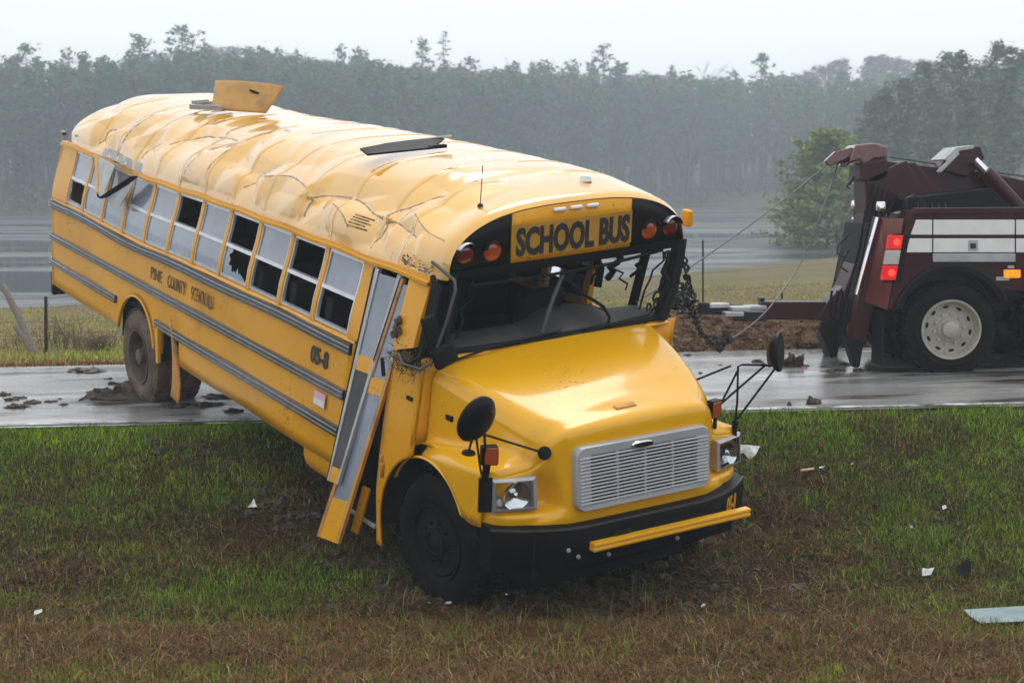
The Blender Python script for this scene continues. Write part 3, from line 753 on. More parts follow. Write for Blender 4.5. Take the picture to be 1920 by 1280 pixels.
rows.append([(7.09, 0, 1.54), (7.09, .35, 1.535), (7.08, .60, 1.52), (7.06, .70, 1.475), (7.03, .765, 1.405), (7.00, .795, 1.34), (6.975, .825, 1.285), (6.955, .865, 1.24), (6.95, .93, 1.225), (6.925, 1.09, 1.205), (6.865, 1.17, 1.15), (6.71, 1.21, .80)])
rows.append([(7.12, 0, 1.48), (7.12, .35, 1.475), (7.11, .60, 1.46), (7.085, .685, 1.42), (7.055, .75, 1.36), (7.015, .785, 1.30), (6.98, .82, 1.25), (6.96, .86, 1.215), (6.955, .93, 1.20), (6.935, 1.08, 1.18), (6.872, 1.162, 1.125), (6.717, 1.208, .80)])
rows.append([(7.125, 0, 1.36), (7.125, .35, 1.355), (7.12, .60, 1.34), (7.10, .67, 1.31), (7.07, .735, 1.27), (7.02, .785, 1.24), (6.985, .82, 1.205), (6.965, .86, 1.185), (6.96, .93, 1.175), (6.945, 1.07, 1.155), (6.88, 1.155, 1.10), (6.725, 1.205, .80)])
rows.append([(7.15, 0, 1.12), (7.15, .35, 1.12), (7.145, .61, 1.12), (7.13, .66, 1.11), (7.10, .695, 1.10), (7.02, .725, 1.09), (6.965, .755, 1.08), (6.95, .81, 1.07), (6.95, .92, 1.06), (6.94, 1.06, 1.05), (6.885, 1.15, 1.02), (6.735, 1.205, .80)])
rows.append([(7.165, 0, .97), (7.165, .35, .97), (7.16, .62, .97), (7.145, .66, .965), (7.11, .69, .96), (7.03, .715, .955), (6.97, .745, .95), (6.95, .80, .945), (6.95, .92, .94), (6.94, 1.06, .935), (6.885, 1.15, .92), (6.745, 1.205, .80)])
rows.append([(7.172, 0, .92), (7.172, .35, .92), (7.167, .62, .92), (7.15, .67, .918), (7.125, .71, .915), (7.09, .75, .912), (7.065, .79, .91), (7.05, .84, .905), (7.03, .94, .90), (6.985, 1.06, .895), (6.905, 1.15, .88), (6.75, 1.205, .80)])
rows.append([(7.175, 0, .87), (7.175, .35, .87), (7.17, .62, .87), (7.155, .68, .868), (7.135, .73, .866), (7.11, .78, .864), (7.085, .83, .862), (7.06, .88, .86), (7.035, .96, .858), (6.985, 1.07, .855), (6.905, 1.15, .85), (6.755, 1.205, .80)])
rows.append([(7.165, 0, .80), (7.165, .35, .80), (7.155, .62, .80), (7.13, .72, .80), (7.10, .80, .80), (7.08, .86, .80), (7.05, .92, .80), (7.02, .97, .80), (7.0, 1.01, .80), (6.955, 1.09, .80), (6.89, 1.15, .80), (6.76, 1.20, .80)])
half = np.array(rows); full = np.concatenate([half[:, :0:-1] * np.array([1, -1, 1]), half], 1)
sk = catmull(catmull(full, 1, 4), 0, 6)
# the wheel cut is a true arc
nj = sk.shape[1]
for i in range(len(sk)):
    for j in (0, nj - 1):
        x = sk[i, j, 0]
        if x < AX + AR - .01 and i <= 6 * 5: sk[i, j, 2] = max(arch_bottom(x), .80 if x > AX else 0)
Dh = lambda x, y, z: (x, y, z + .05 * y * sstep(1.2, 1.9, z))
w = MB(Dh); w.grid([[tuple(p) for p in row] for row in sk]); hood = w.build('hood', 'hood', bus, angle=50, solid=.012)
for sgn in (-1, 1):
    w = MB(); w.tube([(AX + AR * math.cos(a), sgn * 1.215 if a < 1.9 else sgn * (1.215 - .02 * (a - 1.9)), AZ + AR * math.sin(a)) for a in np.linspace(R(32), R(150), 24)], .012, 6); w.build('fender_lip', 'hood', bus)
w = MB(Dh); w.box((6.98, -.05, 1.588), (.045, .19, .014), Matrix.Rotation(R(17), 3, 'Y')); w.build('hood_handle', 'dirty', hood, bevel=.004)

for xx in (6.15, 6.45):
    MB(Dh).box((xx, -1.06 + (xx - 6.15) * .15, 1.42), (.09, .03, .05)).build('hood_latch', 'rubber', hood, bevel=.008)
# grille
gr = MB()
def gp(y, t, out=0.): return (7.188 - .05 * t + out, y, .925 + .455 * t)
def gframe(hw, t0, t1, r, n=6):
    pts = []
    for cx, cy, a0 in ((hw - r, t1 - r / .455, 0), (-hw + r, t1 - r / .455, 90), (-hw + r, t0 + r / .455, 180), (hw - r, t0 + r / .455, 270)):
        for a in np.linspace(a0, a0 + 90, n): pts.append((cx + r * math.cos(R(a)), cy + r * math.sin(R(a)) / .455))
    return pts
o1, o2 = gframe(.625, 0, 1.03, .07), gframe(.50, .10, .885, .01)
P = [[gp(y, t, -.03) for y, t in o1], [gp(y, t, .03) for y, t in o1], [gp(y * .985, .5 + (t - .5) * .975, .042) for y, t in o1], [gp(y, t, .036) for y, t in o2], [gp(y, t, -.0) for y, t in o2]]
gr.grid(P, True); grille = gr.build('grille', 'grille', bus, bevel=0)
w = MB(); w.add([gp(-.6, .05, -.0), gp(.6, .05, -.0), gp(.6, .97, -.0), gp(-.6, .97, -.0)], [(0, 1, 2, 3)]); w.build('grille_back', 'black', grille, smooth=False)
for k in range(14):
    t = .10 + (.885 - .10) * (k + .5) / 14
    w = MB(); w.prism([gp(-.60, t - .010, .040), gp(-.60, t + .012, .030), gp(-.60, t + .014, .044), gp(-.60, t - .006, .050)][::-1], (0, 1.20, 0)); w.build('slat', 'grille', grille, smooth=False)
for yy in (-.26, .0, .26):
    w = MB(); w.beam(gp(yy, .10, .030), gp(yy, .885, .030), .018, .02, (1, 0, 0)); w.build('divider', 'grille', grille)
w = MB(); c = Vector(gp(-.03, .935, .045)); P = []
for rr, h in ((0, .02), (.6, .02), (.9, .014), (1, 0)):
    P.append([c + Vector((h, .105 * rr * math.cos(a), .03 * rr * math.sin(a))) for a in np.linspace(0, 2 * PI, 24)[:-1]])
w.grid(P, True).build('emblem', 'chrome', grille)
w = MB(); P = []
for rr, h in ((0, .024), (.95, .023), (1, .015)):
    P.append([c + Vector((h, .085 * rr * math.cos(a), .019 * rr * math.sin(a))) for a in np.linspace(0, 2 * PI, 24)[:-1]])
w.grid(P, True).build('emblem_field', 'steel', grille)

# headlights
for sgn in (-1, 1):
    def hp(a, b, out=0.):                  # a: 0 inner .. 1 outer, b: 0 bottom .. 1 top
        y = .865 + .31 * a; x = 7.025 - .03 * b - .09 * a ** 2 + out
        return (x, sgn * y, .945 + .225 * b)
    def ringh(m, out): 
        pts = [(m, m), (1 - m, m), (1 - m, 1 - m), (m, 1 - m)]
        return [hp(a, b, out) for a, b in pts]
    w = MB(); P = [ringh(-.03, -.09), ringh(-.03, .022), ringh(.06, .026), ringh(.09, -.025), ]
    w.grid(P, True); w.add(ringh(.09, -.027), [(0, 1, 2, 3)]); hl = w.build('headlight', 'silver', bus, smooth=False)
    w = MB(); c = Vector(hp(.45, .48, -.022)); w.lathe([(.02, -.002), (.07, .012), (.105, .035)], c, (1, sgn * .2, 0), 24); w.lathe([(0, .03), (.022, .02), (.025, 0)], c, (1, sgn * .2, 0), 12); w.build('reflector', 'chrome', hl)
    w = MB(); c = Vector(hp(.80 if sgn < 0 else .2, .24, -.018)); w.lathe([(.0, .02), (.02, .018), (.03, 0)], c, (1, 0, 0), 12); w.build('bulb', 'white', hl)
    w = MB(); w.add(ringh(.055, .024), [(0, 1, 2, 3)]); w.build('lens', 'lens', hl, smooth=False)

YB0, YB1 = -.54, .97
# bumper, swept back at the ends
by = np.linspace(-1.20, 1.20, 33)
def bx(y): return 7.20 - .27 * max(0, (abs(y) - .5) / .7) ** 2
w = MB(); prof = [(-.10, .50), (.035, .50), (.055, .54), (.055, .775), (.04, .815), (-.02, .83), (-.10, .83)]
P = [[(bx(y) + px, y, z) for px, z in prof] for y in by]; w.grid(P, True); n7 = 7
w.f += [tuple(range(n7)), tuple(range(len(w.v) - n7, len(w.v)))]
bump = w.build('front_bumper', 'black', bus)
w = MB(); w.tube([(bx(y) + .043, y, .815) for y in by], .014, 6); w.build('bumper_trim', 'steel', bump)
for yy, zz in ((-.42, .64), (-.35, .57), (.42, .65), (.3, .57), (-.62, .6), (-.7, .66)):
    w = MB(); w.lathe([(0, .018), (.014, .014), (.018, 0)], (bx(yy) + .055, yy, zz), (1, 0, 0), 8); w.build('bumper_bolt', 'alud', bump)
def put_b(tx, ty, tz):
    y = .84 + tx; return (bx(y) + .060 + tz, y, .648 + ty)
mb, wd = text_mesh('05-8', .175, .50, put_b, .002, .005); mb.build('bumper_number', 'yellow', bump, smooth=False)
w = MB(); w.prism([(7.27, YB0, .645), (7.33, YB0, .645), (7.335, YB0, .665), (7.315, YB0, .677), (7.335, YB0, .692), (7.33, YB0, .71), (7.27, YB0, .71)], (0, YB1 - YB0, 0)); w.build('crossing_arm', 'hood', bus, smooth=False, bevel=.004)
for yy, dd in ((-.25, (.06, .16, .14)), (.75, (.05, .06, .05))): MB().box((7.25, yy, .67), dd).build('crossing_arm_bracket', 'black', bus, bevel=.01)

# chassis, axles, wheels
w = MB()
for yy in (-.43, .43): w.box((2.05, yy, .74), (8.9, .09, .26))
for xx in (-2, .9, 2.6, 4.2, 6.9): w.box((xx, 0, .74), (.1, .9, .2))
w.box((6.1, 0, .45), (.14, 1.9, .14)); w.box((-.24, 0, .40), (.2, 1.6, .2)); w.lathe([(0, -.22), (.16, -.2), (.24, 0), (.16, .2), (0, .22)], (-.24, 0, .40), (1, 0, 0), 16)
w.box((6.55, 0, .9), (1.1, .7, .7)); w.build('chassis', 'dark', bus)
w = MB(); w.box((7.0, 0, .62), (.3, 1.9, .3)); w.build('front_crossmember', 'dark', bus)
w = W(); w.box((5.06, -.95, .34), (.70, .5, .04)); w.box((5.06, -.78, .62), (.70, .04, .5)); w.box((4.72, -.95, .62), (.04, .52, .6)); w.box((5.06, -.5, .90), (.7, .3, .04)); w.build('step_well', 'dark', bus)
w = W(); w.box((5.08, -1.19, .335), (.72, .05, .035)); w.build('step_edge', 'alud', bus, bevel=.006)
w = W(); w.lathe([(.0, -.36), (.22, -.36), (.24, -.34), (.24, .34), (.22, .36), (0, .36)], (4.35, -.92, .55), (1, 0, 0), 20); w.build('underbody_tank', 'yellow', bus)
def tyre_wheel(c, ax, rad, wid, tm, rimm, parent, name='wheel', dish=.10, rimr=.30, holes=True, treads=44):
    """ax points outward"""
    c = Vector(c); ax = Vector(ax).normalized(); e = empty(name) if False else None
    hw = wid / 2; w = MB()
    prof = [(rimr, hw - .03), (rimr + .03, hw - .005), (rad - .12, hw + .012), (rad - .05, hw - .004), (rad - .012, hw - .035), (rad, hw - .07), (rad, -hw + .07), (rad - .012, -hw + .035), (rad - .05, -hw), (rimr + .03, -hw), (rimr, -hw + .03)]
    w.lathe(prof, c, ax, 48)
    a = ax.orthogonal().normalized(); b = ax.cross(a)
    for i in range(treads):
        q = 2 * PI * i / treads; rd = a * math.cos(q) + b * math.sin(q); tg = ax.cross(rd)
        for s_ in (-1, 1):
            w.box(c + rd * (rad + .003) + ax * s_ * hw * .42, (.022, wid * .36, rad * 2 * PI / treads * .62), Matrix((rd, ax, tg)).transposed())
    ty = w.build(name, tm, parent, angle=30)
    w = MB(); w.lathe([(rimr + .012, hw - .02), (rimr + .008, hw + .004), (rimr - .012, hw), (rimr - .025, hw - .035), (rimr - .04, hw - dish), (rimr * .62, hw - dish - .01), (rimr * .42, hw - dish + .012), (rimr * .40, hw - dish + .03), (rimr * .30, hw - dish + .034), (rimr * .28, hw - .01), (rimr * .2, hw + .0), (0, hw + .004)], c, ax, 40)
    rim = w.build('rim', rimm, ty)
    for i in range(10):
        q = 2 * PI * i / 10; p = c + (a * math.cos(q) + b * math.sin(q)) * rimr * .51 + ax * (hw - dish - .002)
        w = MB(); w.lathe([(0, .035), (.016, .034), (.018, 0)], p, ax, 6); w.build('lug_nut', 'alud' if rimm == 'rim' else rimm, ty)
        if holes:
            q += PI / 10; rd = a * math.cos(q) + b * math.sin(q); tg = ax.cross(rd); p = c + rd * rimr * .755 + ax * (hw - dish - .006)
            w = MB(); w.add([p + rd * (.017 * math.cos(k)) + tg * (.034 * math.sin(k)) + ax * .006 for k in np.linspace(0, 2 * PI, 13)[:-1]], [tuple(range(12))]); w.build('hand_hole', 'black', ty, smooth=False)
    return ty
for sgn in (-1, 1):
    tyre_wheel((-.24, sgn * 1.075, .375), (0, sgn, 0), .53, .26, 'tyremud', 'mud', bus, dish=.13, holes=False)
    tyre_wheel((-.24, sgn * .76, .375), (0, sgn, 0), .53, .26, 'tyremud', 'mud', bus, dish=.03, holes=False)
    tyre_wheel((6.12, sgn * 1.02, .42), (.10 * -sgn, sgn, 0), .52, .27, 'tyre', 'rubber', bus, dish=.02, holes=False)

# skirt door torn open and hanging
w = MB(); w.grid([[(1.16 + .10 * math.sin(t * 2) - .10 * s, -1.27 - .03 * s - .05 * t, .62 - .36 * t + .14 * s * (1 - t) + .05 * s) for s in np.linspace(-.2, 1.0, 5)] for t in np.linspace(-.55, 1, 8)]); w.build('skirt_door', 'dirty', bus, solid=.012)
w = MB(); w.beam((.62, -1.28, .90), (.60, -1.28, .52), .03, .06); w.build('skirt_strip', 'yellow', bus)

# lettering on the side
def put_s(x0, z0):
    return lambda tx, ty, tz: D(x0 + tx, -(HW + .005 + tz), z0 + ty)
for word, x0, x1 in (('PINE', .27, .60), ('COUNTY', .76, 1.26), ('SCHOOLS', 1.40, 1.96)):
    mb, wd = text_mesh(word, .205, 1, lambda *a: a, .002, .001)
    mb, _ = text_mesh(word, .205, (x1 - x0) / wd, put_s(x0, 1.375), .002, .001); mb.build('side_lettering', 'letterw', bus, smooth=False)
mb, wd = text_mesh('05-8', .21, 1, lambda *a: a); mb, _ = text_mesh('05-8', .21, .32 / wd, put_s(4.10, 1.385), .002, .006); mb.build('side_number', 'letter', bus, smooth=False)
w = W(); w.grid([[(x, -HW - .006, z) for z in (1.045, 1.10, 1.165)] for x in (4.25, 4.36, 4.46)]); w.build('sticker', 'sticker', bus, smooth=False)
w = W(); w.grid([[(x, -HW - .0085, z) for z in (1.05, 1.105)] for x in (4.255, 4.455)]); w.build('sticker_text', 'white', bus, smooth=False)
# notice printed on the roof side above the first window: five short dark lines
for i in range(5):
    w = W(); P = []
    for x in np.linspace(4.32, 4.58 - (.05 if i in (1, 3) else 0), 6):
        P.append([roof_pt(x, .055 + .012 * (4 - i) + dt, .004) for dt in (0, .0055)])
    w.grid(P).build('notice_line', 'letterw', roof, smooth=False)

# roof hatches
def flap(name, c00, c10, c01, c11, m, th, bulge=.03):
    c00, c10, c01, c11 = map(Vector, (c00, c10, c01, c11)); nrm = (c10 - c00).cross(c01 - c00).normalized()
    P = []
    for s in np.linspace(0, 1, 9):
        P.append([c00 * (1 - s) * (1 - t) + c10 * s * (1 - t) + c01 * (1 - s) * t + c11 * s * t + nrm * bulge * 4 * s * (1 - s) * t for t in np.linspace(0, 1, 7)])
    return MB().grid(P).build(name, m, bus, solid=th, bevel=.006)
flap('roof_hatch', (-.53, -.17, 3.06), (.02, .235, 3.06), (-.86, .02, 3.34), (-.03, .48, 3.34), 'hatchu', .03)
w = MB(); w.beam((-.30, .20, 3.275), (-.20, .26, 3.245), .03, .02); w.build('hatch_latch', 'black', bus)
w = MB()
for a, b in (((-.62, -.36, 3.07), (-.35, -.12, 3.08)), ((-.62, -.36, 3.07), (-.92, -.12, 3.08)), ((-.92, -.12, 3.08), (-.6, .1, 3.09))): w.beam(a, b, .06, .05)
w.beam((-.75, -.3, 3.11), (-.55, -.2, 3.14), .04, .03); w.build('hatch_frame', 'alud', bus, smooth=False)
flap('roof_hatch', (3.90, -.57, 3.10), (3.92, .08, 3.135), (3.70, -.54, 3.125), (3.70, .33, 3.185), 'black', .02, .02)
w = MB(); w.tube([(3.70, -.30, 3.15), (3.69, .05, 3.175), (3.70, .40, 3.20)], .011, 6); w.build('hatch_rim', 'alud', bus)
w = MB(); w.beam((3.88, .05, 3.13), (3.86, .24, 3.135), .05, .03); w.build('hatch_bracket', 'black', bus)

# ---- folding door, torn at the foot and leaning out
def leaf(name, TL, TR, BR, BL, bands, edge):
    """bands: (t0, t1, material) from the top"""
    TL, TR, BR, BL = map(Vector, (TL, TR, BR, BL)); nrm = (TR - TL).cross(BL - TL).normalized()
    def q(s, t): return TL * (1 - s) * (1 - t) + TR * s * (1 - t) + BR * s * t + BL * (1 - s) * t
    w = MB(); b = .14
    for s0, s1 in ((0, b), (1 - b, 1)): w.prism([q(s0, 0), q(s1, 0), q(s1, 1), q(s0, 1)], nrm * .03)
    fr = w.build(name, edge, bus, smooth=False)
    for t0, t1, m, nm in bands:
        w = MB(); d = nrm * (.010 if nm == 'pane' else .002); w.prism([q(b, t0) + d, q(1 - b, t0) + d, q(1 - b, t1) + d, q(b, t1) + d], nrm * (.008 if nm == 'pane' else .032)); w.build(nm, m, fr, smooth=False)
    w = MB(); w.prism([q(-.08, 0), q(0, 0), q(0, 1), q(-.08, 1)], nrm * .03); w.build('door_seal', 'rubber', fr, smooth=False)
    return fr
leaf('door_leaf', (4.91, -1.03, 2.325), (5.275, -1.0, 2.33), (5.12, -1.47, .62), (4.93, -1.47, .60), ((.02, .40, 'fog', 'pane'), (.40, .47, 'yellow', 'crossbar'), (.47, .93, 'dash', 'pane'), (.93, 1, 'yellow', 'kick_panel')), 'alud')
leaf('door_leaf', (5.33, -1.03, 2.32), (5.56, -1.01, 2.33), (5.285, -1.55, .185), (4.905, -1.55, .12), ((.02, .37, 'fog', 'pane'), (.37, .43, 'yellow', 'crossbar'), (.43, .84, 'fog', 'pane'), (.84, 1, 'yellow', 'kick_panel')), 'dirty')
w = MB(); w.beam((5.30, -1.30, .62), (5.20, -1.35, .22), .03, .07); w.build('door_brace', 'yellow', bus)
w = W(); w.box((5.25, -1.20, 2.415), (.95, .05, .05)); w.build('door_header', 'yellow', bus, bevel=.008)
# bent post ahead of the door
w = MB(); P = []
A0, A1, B0, B1 = Vector((5.43, -1.0, 2.40)), Vector((5.70, -.96, 2.40)), Vector((5.50, -1.2, 1.80)), Vector((5.79, -1.18, 1.88))
for t in np.linspace(0, 1, 8):
    a, b = A0.lerp(B0, t), A1.lerp(B1, t); bw = Vector((.02, -.02, 0)) * math.sin(t * PI)
    P.append([a + bw, b + bw, b + bw + Vector((-.02, .07, 0)), a + bw + Vector((-.0, .07, 0))])
w.grid(P, True); w.build('door_post', 'yellow', bus, bevel=.008)
w = MB()
for i in range(14):
    t = random.uniform(.55, .85); p = A0.lerp(B0, t) + Vector((random.uniform(.02, .10), -.035, random.uniform(-.04, .04))); w.box(p, (.05, .02, .03), Matrix.Rotation(random.uniform(0, 3), 3, 'Y'))
w.build('mud_splash', 'mud', bus)
# weeds caught on the cowl corner
w = MB(); rr = random.Random(3)
for i in range(420):
    p = Vector((rr.uniform(5.55, 5.95), rr.uniform(-1.30, -1.12), rr.gauss(1.775, .045))); d = Vector((rr.gauss(0, 1), rr.gauss(0, 1), rr.gauss(0, .7))).normalized() * rr.uniform(.03, .09); s = d.orthogonal().normalized() * .005
    w.add([p - s, p + s, p + d], [(0, 1, 2)])
tag(w.build('caught_weeds', 'foliage_stuck', bus, smooth=False), kind='stuff')
w = MB(); rr = random.Random(5)
for i in range(160):
    p = Vector(D(rr.uniform(5.25, 5.72), -1.16 + rr.uniform(-.05, .03), 2.47 + abs(rr.gauss(0, .03)))); d = Vector((rr.gauss(0, 1), rr.gauss(0, 1), rr.gauss(0, .7))).normalized() * rr.uniform(.02, .06); s = d.orthogonal().normalized() * .007
    w.add([p - s, p + s, p + d], [(0, 1, 2)])
tag(w.build('caught_soil', 'mud', bus, smooth=False), kind='stuff')

# mirrors
w = MB(); w.tube([(5.78, -1.02, 2.53), (5.95, -1.03, 2.50), (6.08, -1.0, 2.44), (6.11, -1.01, 2.38), (6.11, -1.08, 2.15), (6.10, -1.20, 1.84), (6.06, -1.27, 1.79), (5.9, -1.33, 1.80), (5.78, -1.3, 1.85)], .013, 8); w.build('mirror_bracket', 'dash', bus)
w = MB(); w.box((6.07, -1.17, 2.02), (.05, .13, .36), Matrix.Rotation(R(17), 3, 'X')); w.build('side_mirror', 'rubber', bus, bevel=.02)
w = MB(); w.box((6.12, -1.10, 1.89), (.07, .20, .17), Matrix.Rotation(R(22), 3, 'X')); w.build('side_mirror', 'rubber', bus, bevel=.03)
def cross_mirror(c, ax, arms, r):
    c = Vector(c); w = MB(); w.lathe([(0, -.06), (r * .5, -.055), (r * .85, -.03), (r, 0), (r * .98, .02), (r * .8, .028), (0, .03)], c, ax, 32); m = w.build('crossover_mirror', 'black', bus)
    for p in arms:
        w = MB(); w.tube(p, .009, 6); w.build('mirror_arm', 'black', m)
    return m
m = cross_mirror((7.12, -1.44, 1.72), (-.9, -.2, .25), [[(7.06, -1.42, 1.66), (6.98, -1.31, 1.30), (6.96, -1.27, 1.20)], [(7.09, -1.36, 1.62), (7.02, -1.30, 1.45), (6.97, -1.28, 1.22)], [(7.08, -1.38, 1.60), (7.06, -1.15, 1.50), (7.025, -.80, 1.35)], [(7.10, -1.45, 1.62), (7.12, -1.50, 1.50)]], .172)
w = MB(); w.lathe([(0, -.015), (.045, -.01), (.05, .004), (0, .01)], (7.03, -.80, 1.35), (.7, -.5, .3), 16); w.build('mirror_mount', 'rubber', m); w = MB(); w.lathe([(0, -.012), (.05, -.006), (.045, .008), (0, .01)], (7.12, -1.50, 1.49), (.1, 0, 1), 14); w.build('mirror_pad', 'rubber', m)
w = MB(); w.box((6.96, -1.25, 1.09), (.03, .10, .26), Matrix.Rotation(R(-25), 3, 'Z')); w.build('mirror_base', 'rubber', m, bevel=.01)
m = cross_mirror((6.98, 1.47, 1.82), (.80, .58, .12), [[(6.62, .92, 1.56), (6.85, 1.10, 1.72)], [(6.94, 1.10, 1.02), (6.95, 1.10, 1.45), (6.93, 1.10, 1.735), (6.95, 1.13, 1.75), (6.97, 1.3, 1.73), (6.98, 1.50, 1.70), (6.98, 1.57, 1.73)], [(6.93, .93, 1.44), (6.95, 1.38, 1.72)], [(6.93, 1.10, 1.70), (6.95, .93, 1.46)], [(6.94, 1.12, 1.30), (6.97, 1.48, 1.70)]], .16)
w = MB(); w.lathe([(0, .032), (.07, .031), (.12, .024)], (6.955, 1.435, 1.81), (-.80, -.58, -.12), 18); w.build('mirror_reflection', 'yellow', m)  # yellow disc painted as a reflection in the mirror
w = MB(); w.box((6.93, 1.11, 1.14), (.04, .035, .30)); w.build('mirror_base', 'rubber', m, bevel=.008)
for c, rz in (((7.0, -1.255, 1.40), -20), ((6.95, .86, 1.43), 15)):
    w = MB(); w.box(c, (.07, .12, .14), Matrix.Rotation(R(rz), 3, 'Z')); t = w.build('turn_signal', 'black', bus, bevel=.01)
    w = MB(); w.box(Vector(c) + Vector((.036, 0, 0)), (.012, .10, .12), Matrix.Rotation(R(rz), 3, 'Z')); w.build('signal_lens', 'orange', t, bevel=.004)
for a, b in (((6.95, .88, 1.36), (6.93, .90, 1.26)), ((7.0, -1.26, 1.34), (6.97, -1.26, 1.2))): MB().beam(a, b, .03, .03).build('signal_stalk', 'rubber', bus)

# torn gutter hanging over the rear windows
w = MB(); w.prism([(-1.66, -1.13, 2.42), (-1.58, -1.13, 2.42), (-1.22, -1.25, 2.05), (-1.28, -1.25, 2.05)], (0, -.012, 0)); w.build('torn_trim', 'yellow', bus, smooth=False)
w = MB(); w.tube([(-1.28, -1.25, 2.06), (-1.2, -1.27, 2.03), (-1.08, -1.27, 2.03), (-.98, -1.26, 2.07)], .012, 6); w.beam((-1.02, -1.26, 2.05), (-.36, -1.14, 2.36), .02, .08, (0, -1, 0)); w.build('torn_gutter', 'dark', bus)
w = MB(); w.prism([(-1.72, -1.12, 2.43), (-1.60, -1.12, 2.43), (-1.25, -1.245, 2.04), (-1.33, -1.245, 2.04)], (0, -.006, 0)); w.build('torn_sheet', 'alud', bus, smooth=False)
w = MB(); w.prism([(-1.56, -1.12, 2.43), (-1.02, -1.12, 2.40), (-1.06, -1.25, 2.07), (-1.17, -1.255, 2.04)], (0, -.006, 0)); w.build('torn_sheet', 'alud', bus, smooth=False)
w = MB(); w.prism([(-.98, -1.245, 2.05), (-.34, -1.15, 2.30), (-.62, -1.22, 2.0), (-.82, -1.24, 1.97)], (0, -.006, 0)); w.build('torn_sheet', 'alud', bus, smooth=False)
w = W(); w.grid([[roof_pt(x, t, .006 + .01 * math.sin(x * 21 + t * 60)) for t in (0, .015, .03)] for x in np.linspace(-1.75, -.45, 16)]); w.build('torn_sheet', 'alud', bus)
# dark box added under the nose to deepen the shade there
w = MB(); w.box((6.40, 0, .36), (.8, 1.5, .34)); w.build('nose_shade_box', 'dark', bus)


# loose rubber and trim hanging in the windshield opening
rr = random.Random(41)
for k, (a, b, r) in enumerate([((5.87, .95, 2.42), (5.95, .78, 1.98), .010), ((5.87, 1.02, 2.40), (5.93, 1.0, 1.95), .022), ((5.86, .45, 2.44), (5.80, .70, 2.12), .008), ((5.86, .30, 2.42), (5.75, .35, 2.20), .012), ((5.86, .75, 2.44), (5.7, .80, 2.20), .016), ((5.86, -.9, 2.42), (5.93, -.98, 1.98), .010), ((5.80, .55, 2.42), (5.74, .52, 2.22), .03)]):
    a, b = Vector(a), Vector(b); pts = [a.lerp(b, t) + Vector((rr.gauss(0, .02), rr.gauss(0, .03), 0)) * math.sin(t * PI) for t in np.linspace(0, 1, 7)]
    MB(D).tube(pts, r, 6).build('hanging_strip', 'rubber', bus)
# second mirror frame by the door and a dark quarter window post
w = MB(); w.tube([(5.86, -1.06, 2.44), (5.98, -1.09, 2.30), (6.0, -1.14, 2.1), (5.98, -1.22, 1.86), (5.9, -1.26, 1.80)], .022, 7); w.build('mirror_frame', 'rubber', bus)
w = MB(); w.prism([(5.74, -.99, 2.38), (5.92, -1.02, 2.36), (5.96, -1.14, 1.90), (5.84, -1.17, 1.88)], (0, .02, 0)); w.build('quarter_window', 'dark', bus, smooth=False)
# ------------------------------------------------------------------ tow truck (seen from its side, tail to the left)
YN = 16.9; YC = 18.1; YF = 19.3; YB = 17.75; BW = .62
TX = Pw(1784, 616, YN)
truck = empty('tow_truck', (TX.x, YC, float(road_z(TX.x, 0)) + .02)); T0 = Vector(truck.location)
tag(truck, 'maroon heavy tow truck with white stripes standing on the wet road', 'tow truck')
def tp(u, v, Y=YN): return Pw(u, v, Y) - T0
def tpoly(pts, Y, dy): return [tp(u, v, Y) for u, v in pts], (0, dy, 0)
def tprism(name, pts, Y, dy, m, bevel=.012, parent=None):
    w = MB(); p, d = tpoly(pts, Y, dy); w.prism(p[::-1], d); return w.build(name, m, parent or truck, smooth=False, bevel=bevel)
zr = -.02
# body with wheel cut
arc = [(1784 + 103 * math.cos(a), 606 + 100 * math.sin(-a)) for a in np.linspace(R(28), R(160), 14)]
body = [(1712, 394), (2290, 392), (2290, 545), (1884, 545)] + arc + [(1683, 582), (1668, 580), (1700, 412)]
tprism('body_side', body, YN + .02, .5, 'maroon')
tprism('body_side', body, YF - .52, .5, 'maroon')
w = MB(); a, b = tp(1715, 402, YN + .5), tp(2290, 560, YN + .5); w.box(((a.x + b.x) / 2, 0, (a.z + b.z) / 2), (b.x - a.x, 1.5, a.z - b.z)); w.build('deck', 'steel', truck)
w = MB(); a, b = tp(1670, 580, YN + .4), tp(2500, 640, YN + .4); w.box(((a.x + b.x) / 2 + .3, 0, .80), (b.x - a.x, .9, .26)); w.build('frame', 'steel', truck)
# angled rear corner panel with the lamps
def quad(name, pts, m, th=.03, parent=None, bevel=.006):
    P = [Vector(p) for p in pts]; n = (P[1] - P[0]).cross(P[3] - P[0]).normalized()
    return MB().prism(P, -n * th).build(name, m, parent or truck, smooth=False, bevel=bevel)
q = [tp(1652, 409, YN + .33), tp(1694, 410, YN + .04), tp(1664, 580, YN + .04), tp(1620, 564, YN + .33)]
panel = quad('rear_corner_panel', q[::-1], 'maroon_sheen')
w = MB(); w.prism([tp(1652, 409, YN + .34), tp(1694, 410, YN + .07), tp(1664, 582, YN + .07), tp(1620, 566, YN + .34)], (.05, 1.75, 0)); w.build('tail_board', 'maroon', truck, smooth=False)
for v0, v1, m in ((440, 468, 'redlit'), (468, 497, 'clear'), (497, 526, 'redlit')):
    def lp(du, v): return tp(1694 - (v - 410) * 30 / 170 - 8 + du, v, YN - .015)
    w = MB(); w.prism([lp(-14, v0 + 1), lp(14, v0 + 1), lp(14, v1 - 1), lp(-14, v1 - 1)], (0, .06, 0)); l = w.build('tail_lamp', m, truck, smooth=False, bevel=.008)
    if m == 'redlit':
        w = MB(); c = lp(4, (v0 + v1) / 2); w.lathe([(0, .012), (.03, .01), (.04, 0)], c, (0, -1, 0), 14); w.build('bulb', 'redhot', l)
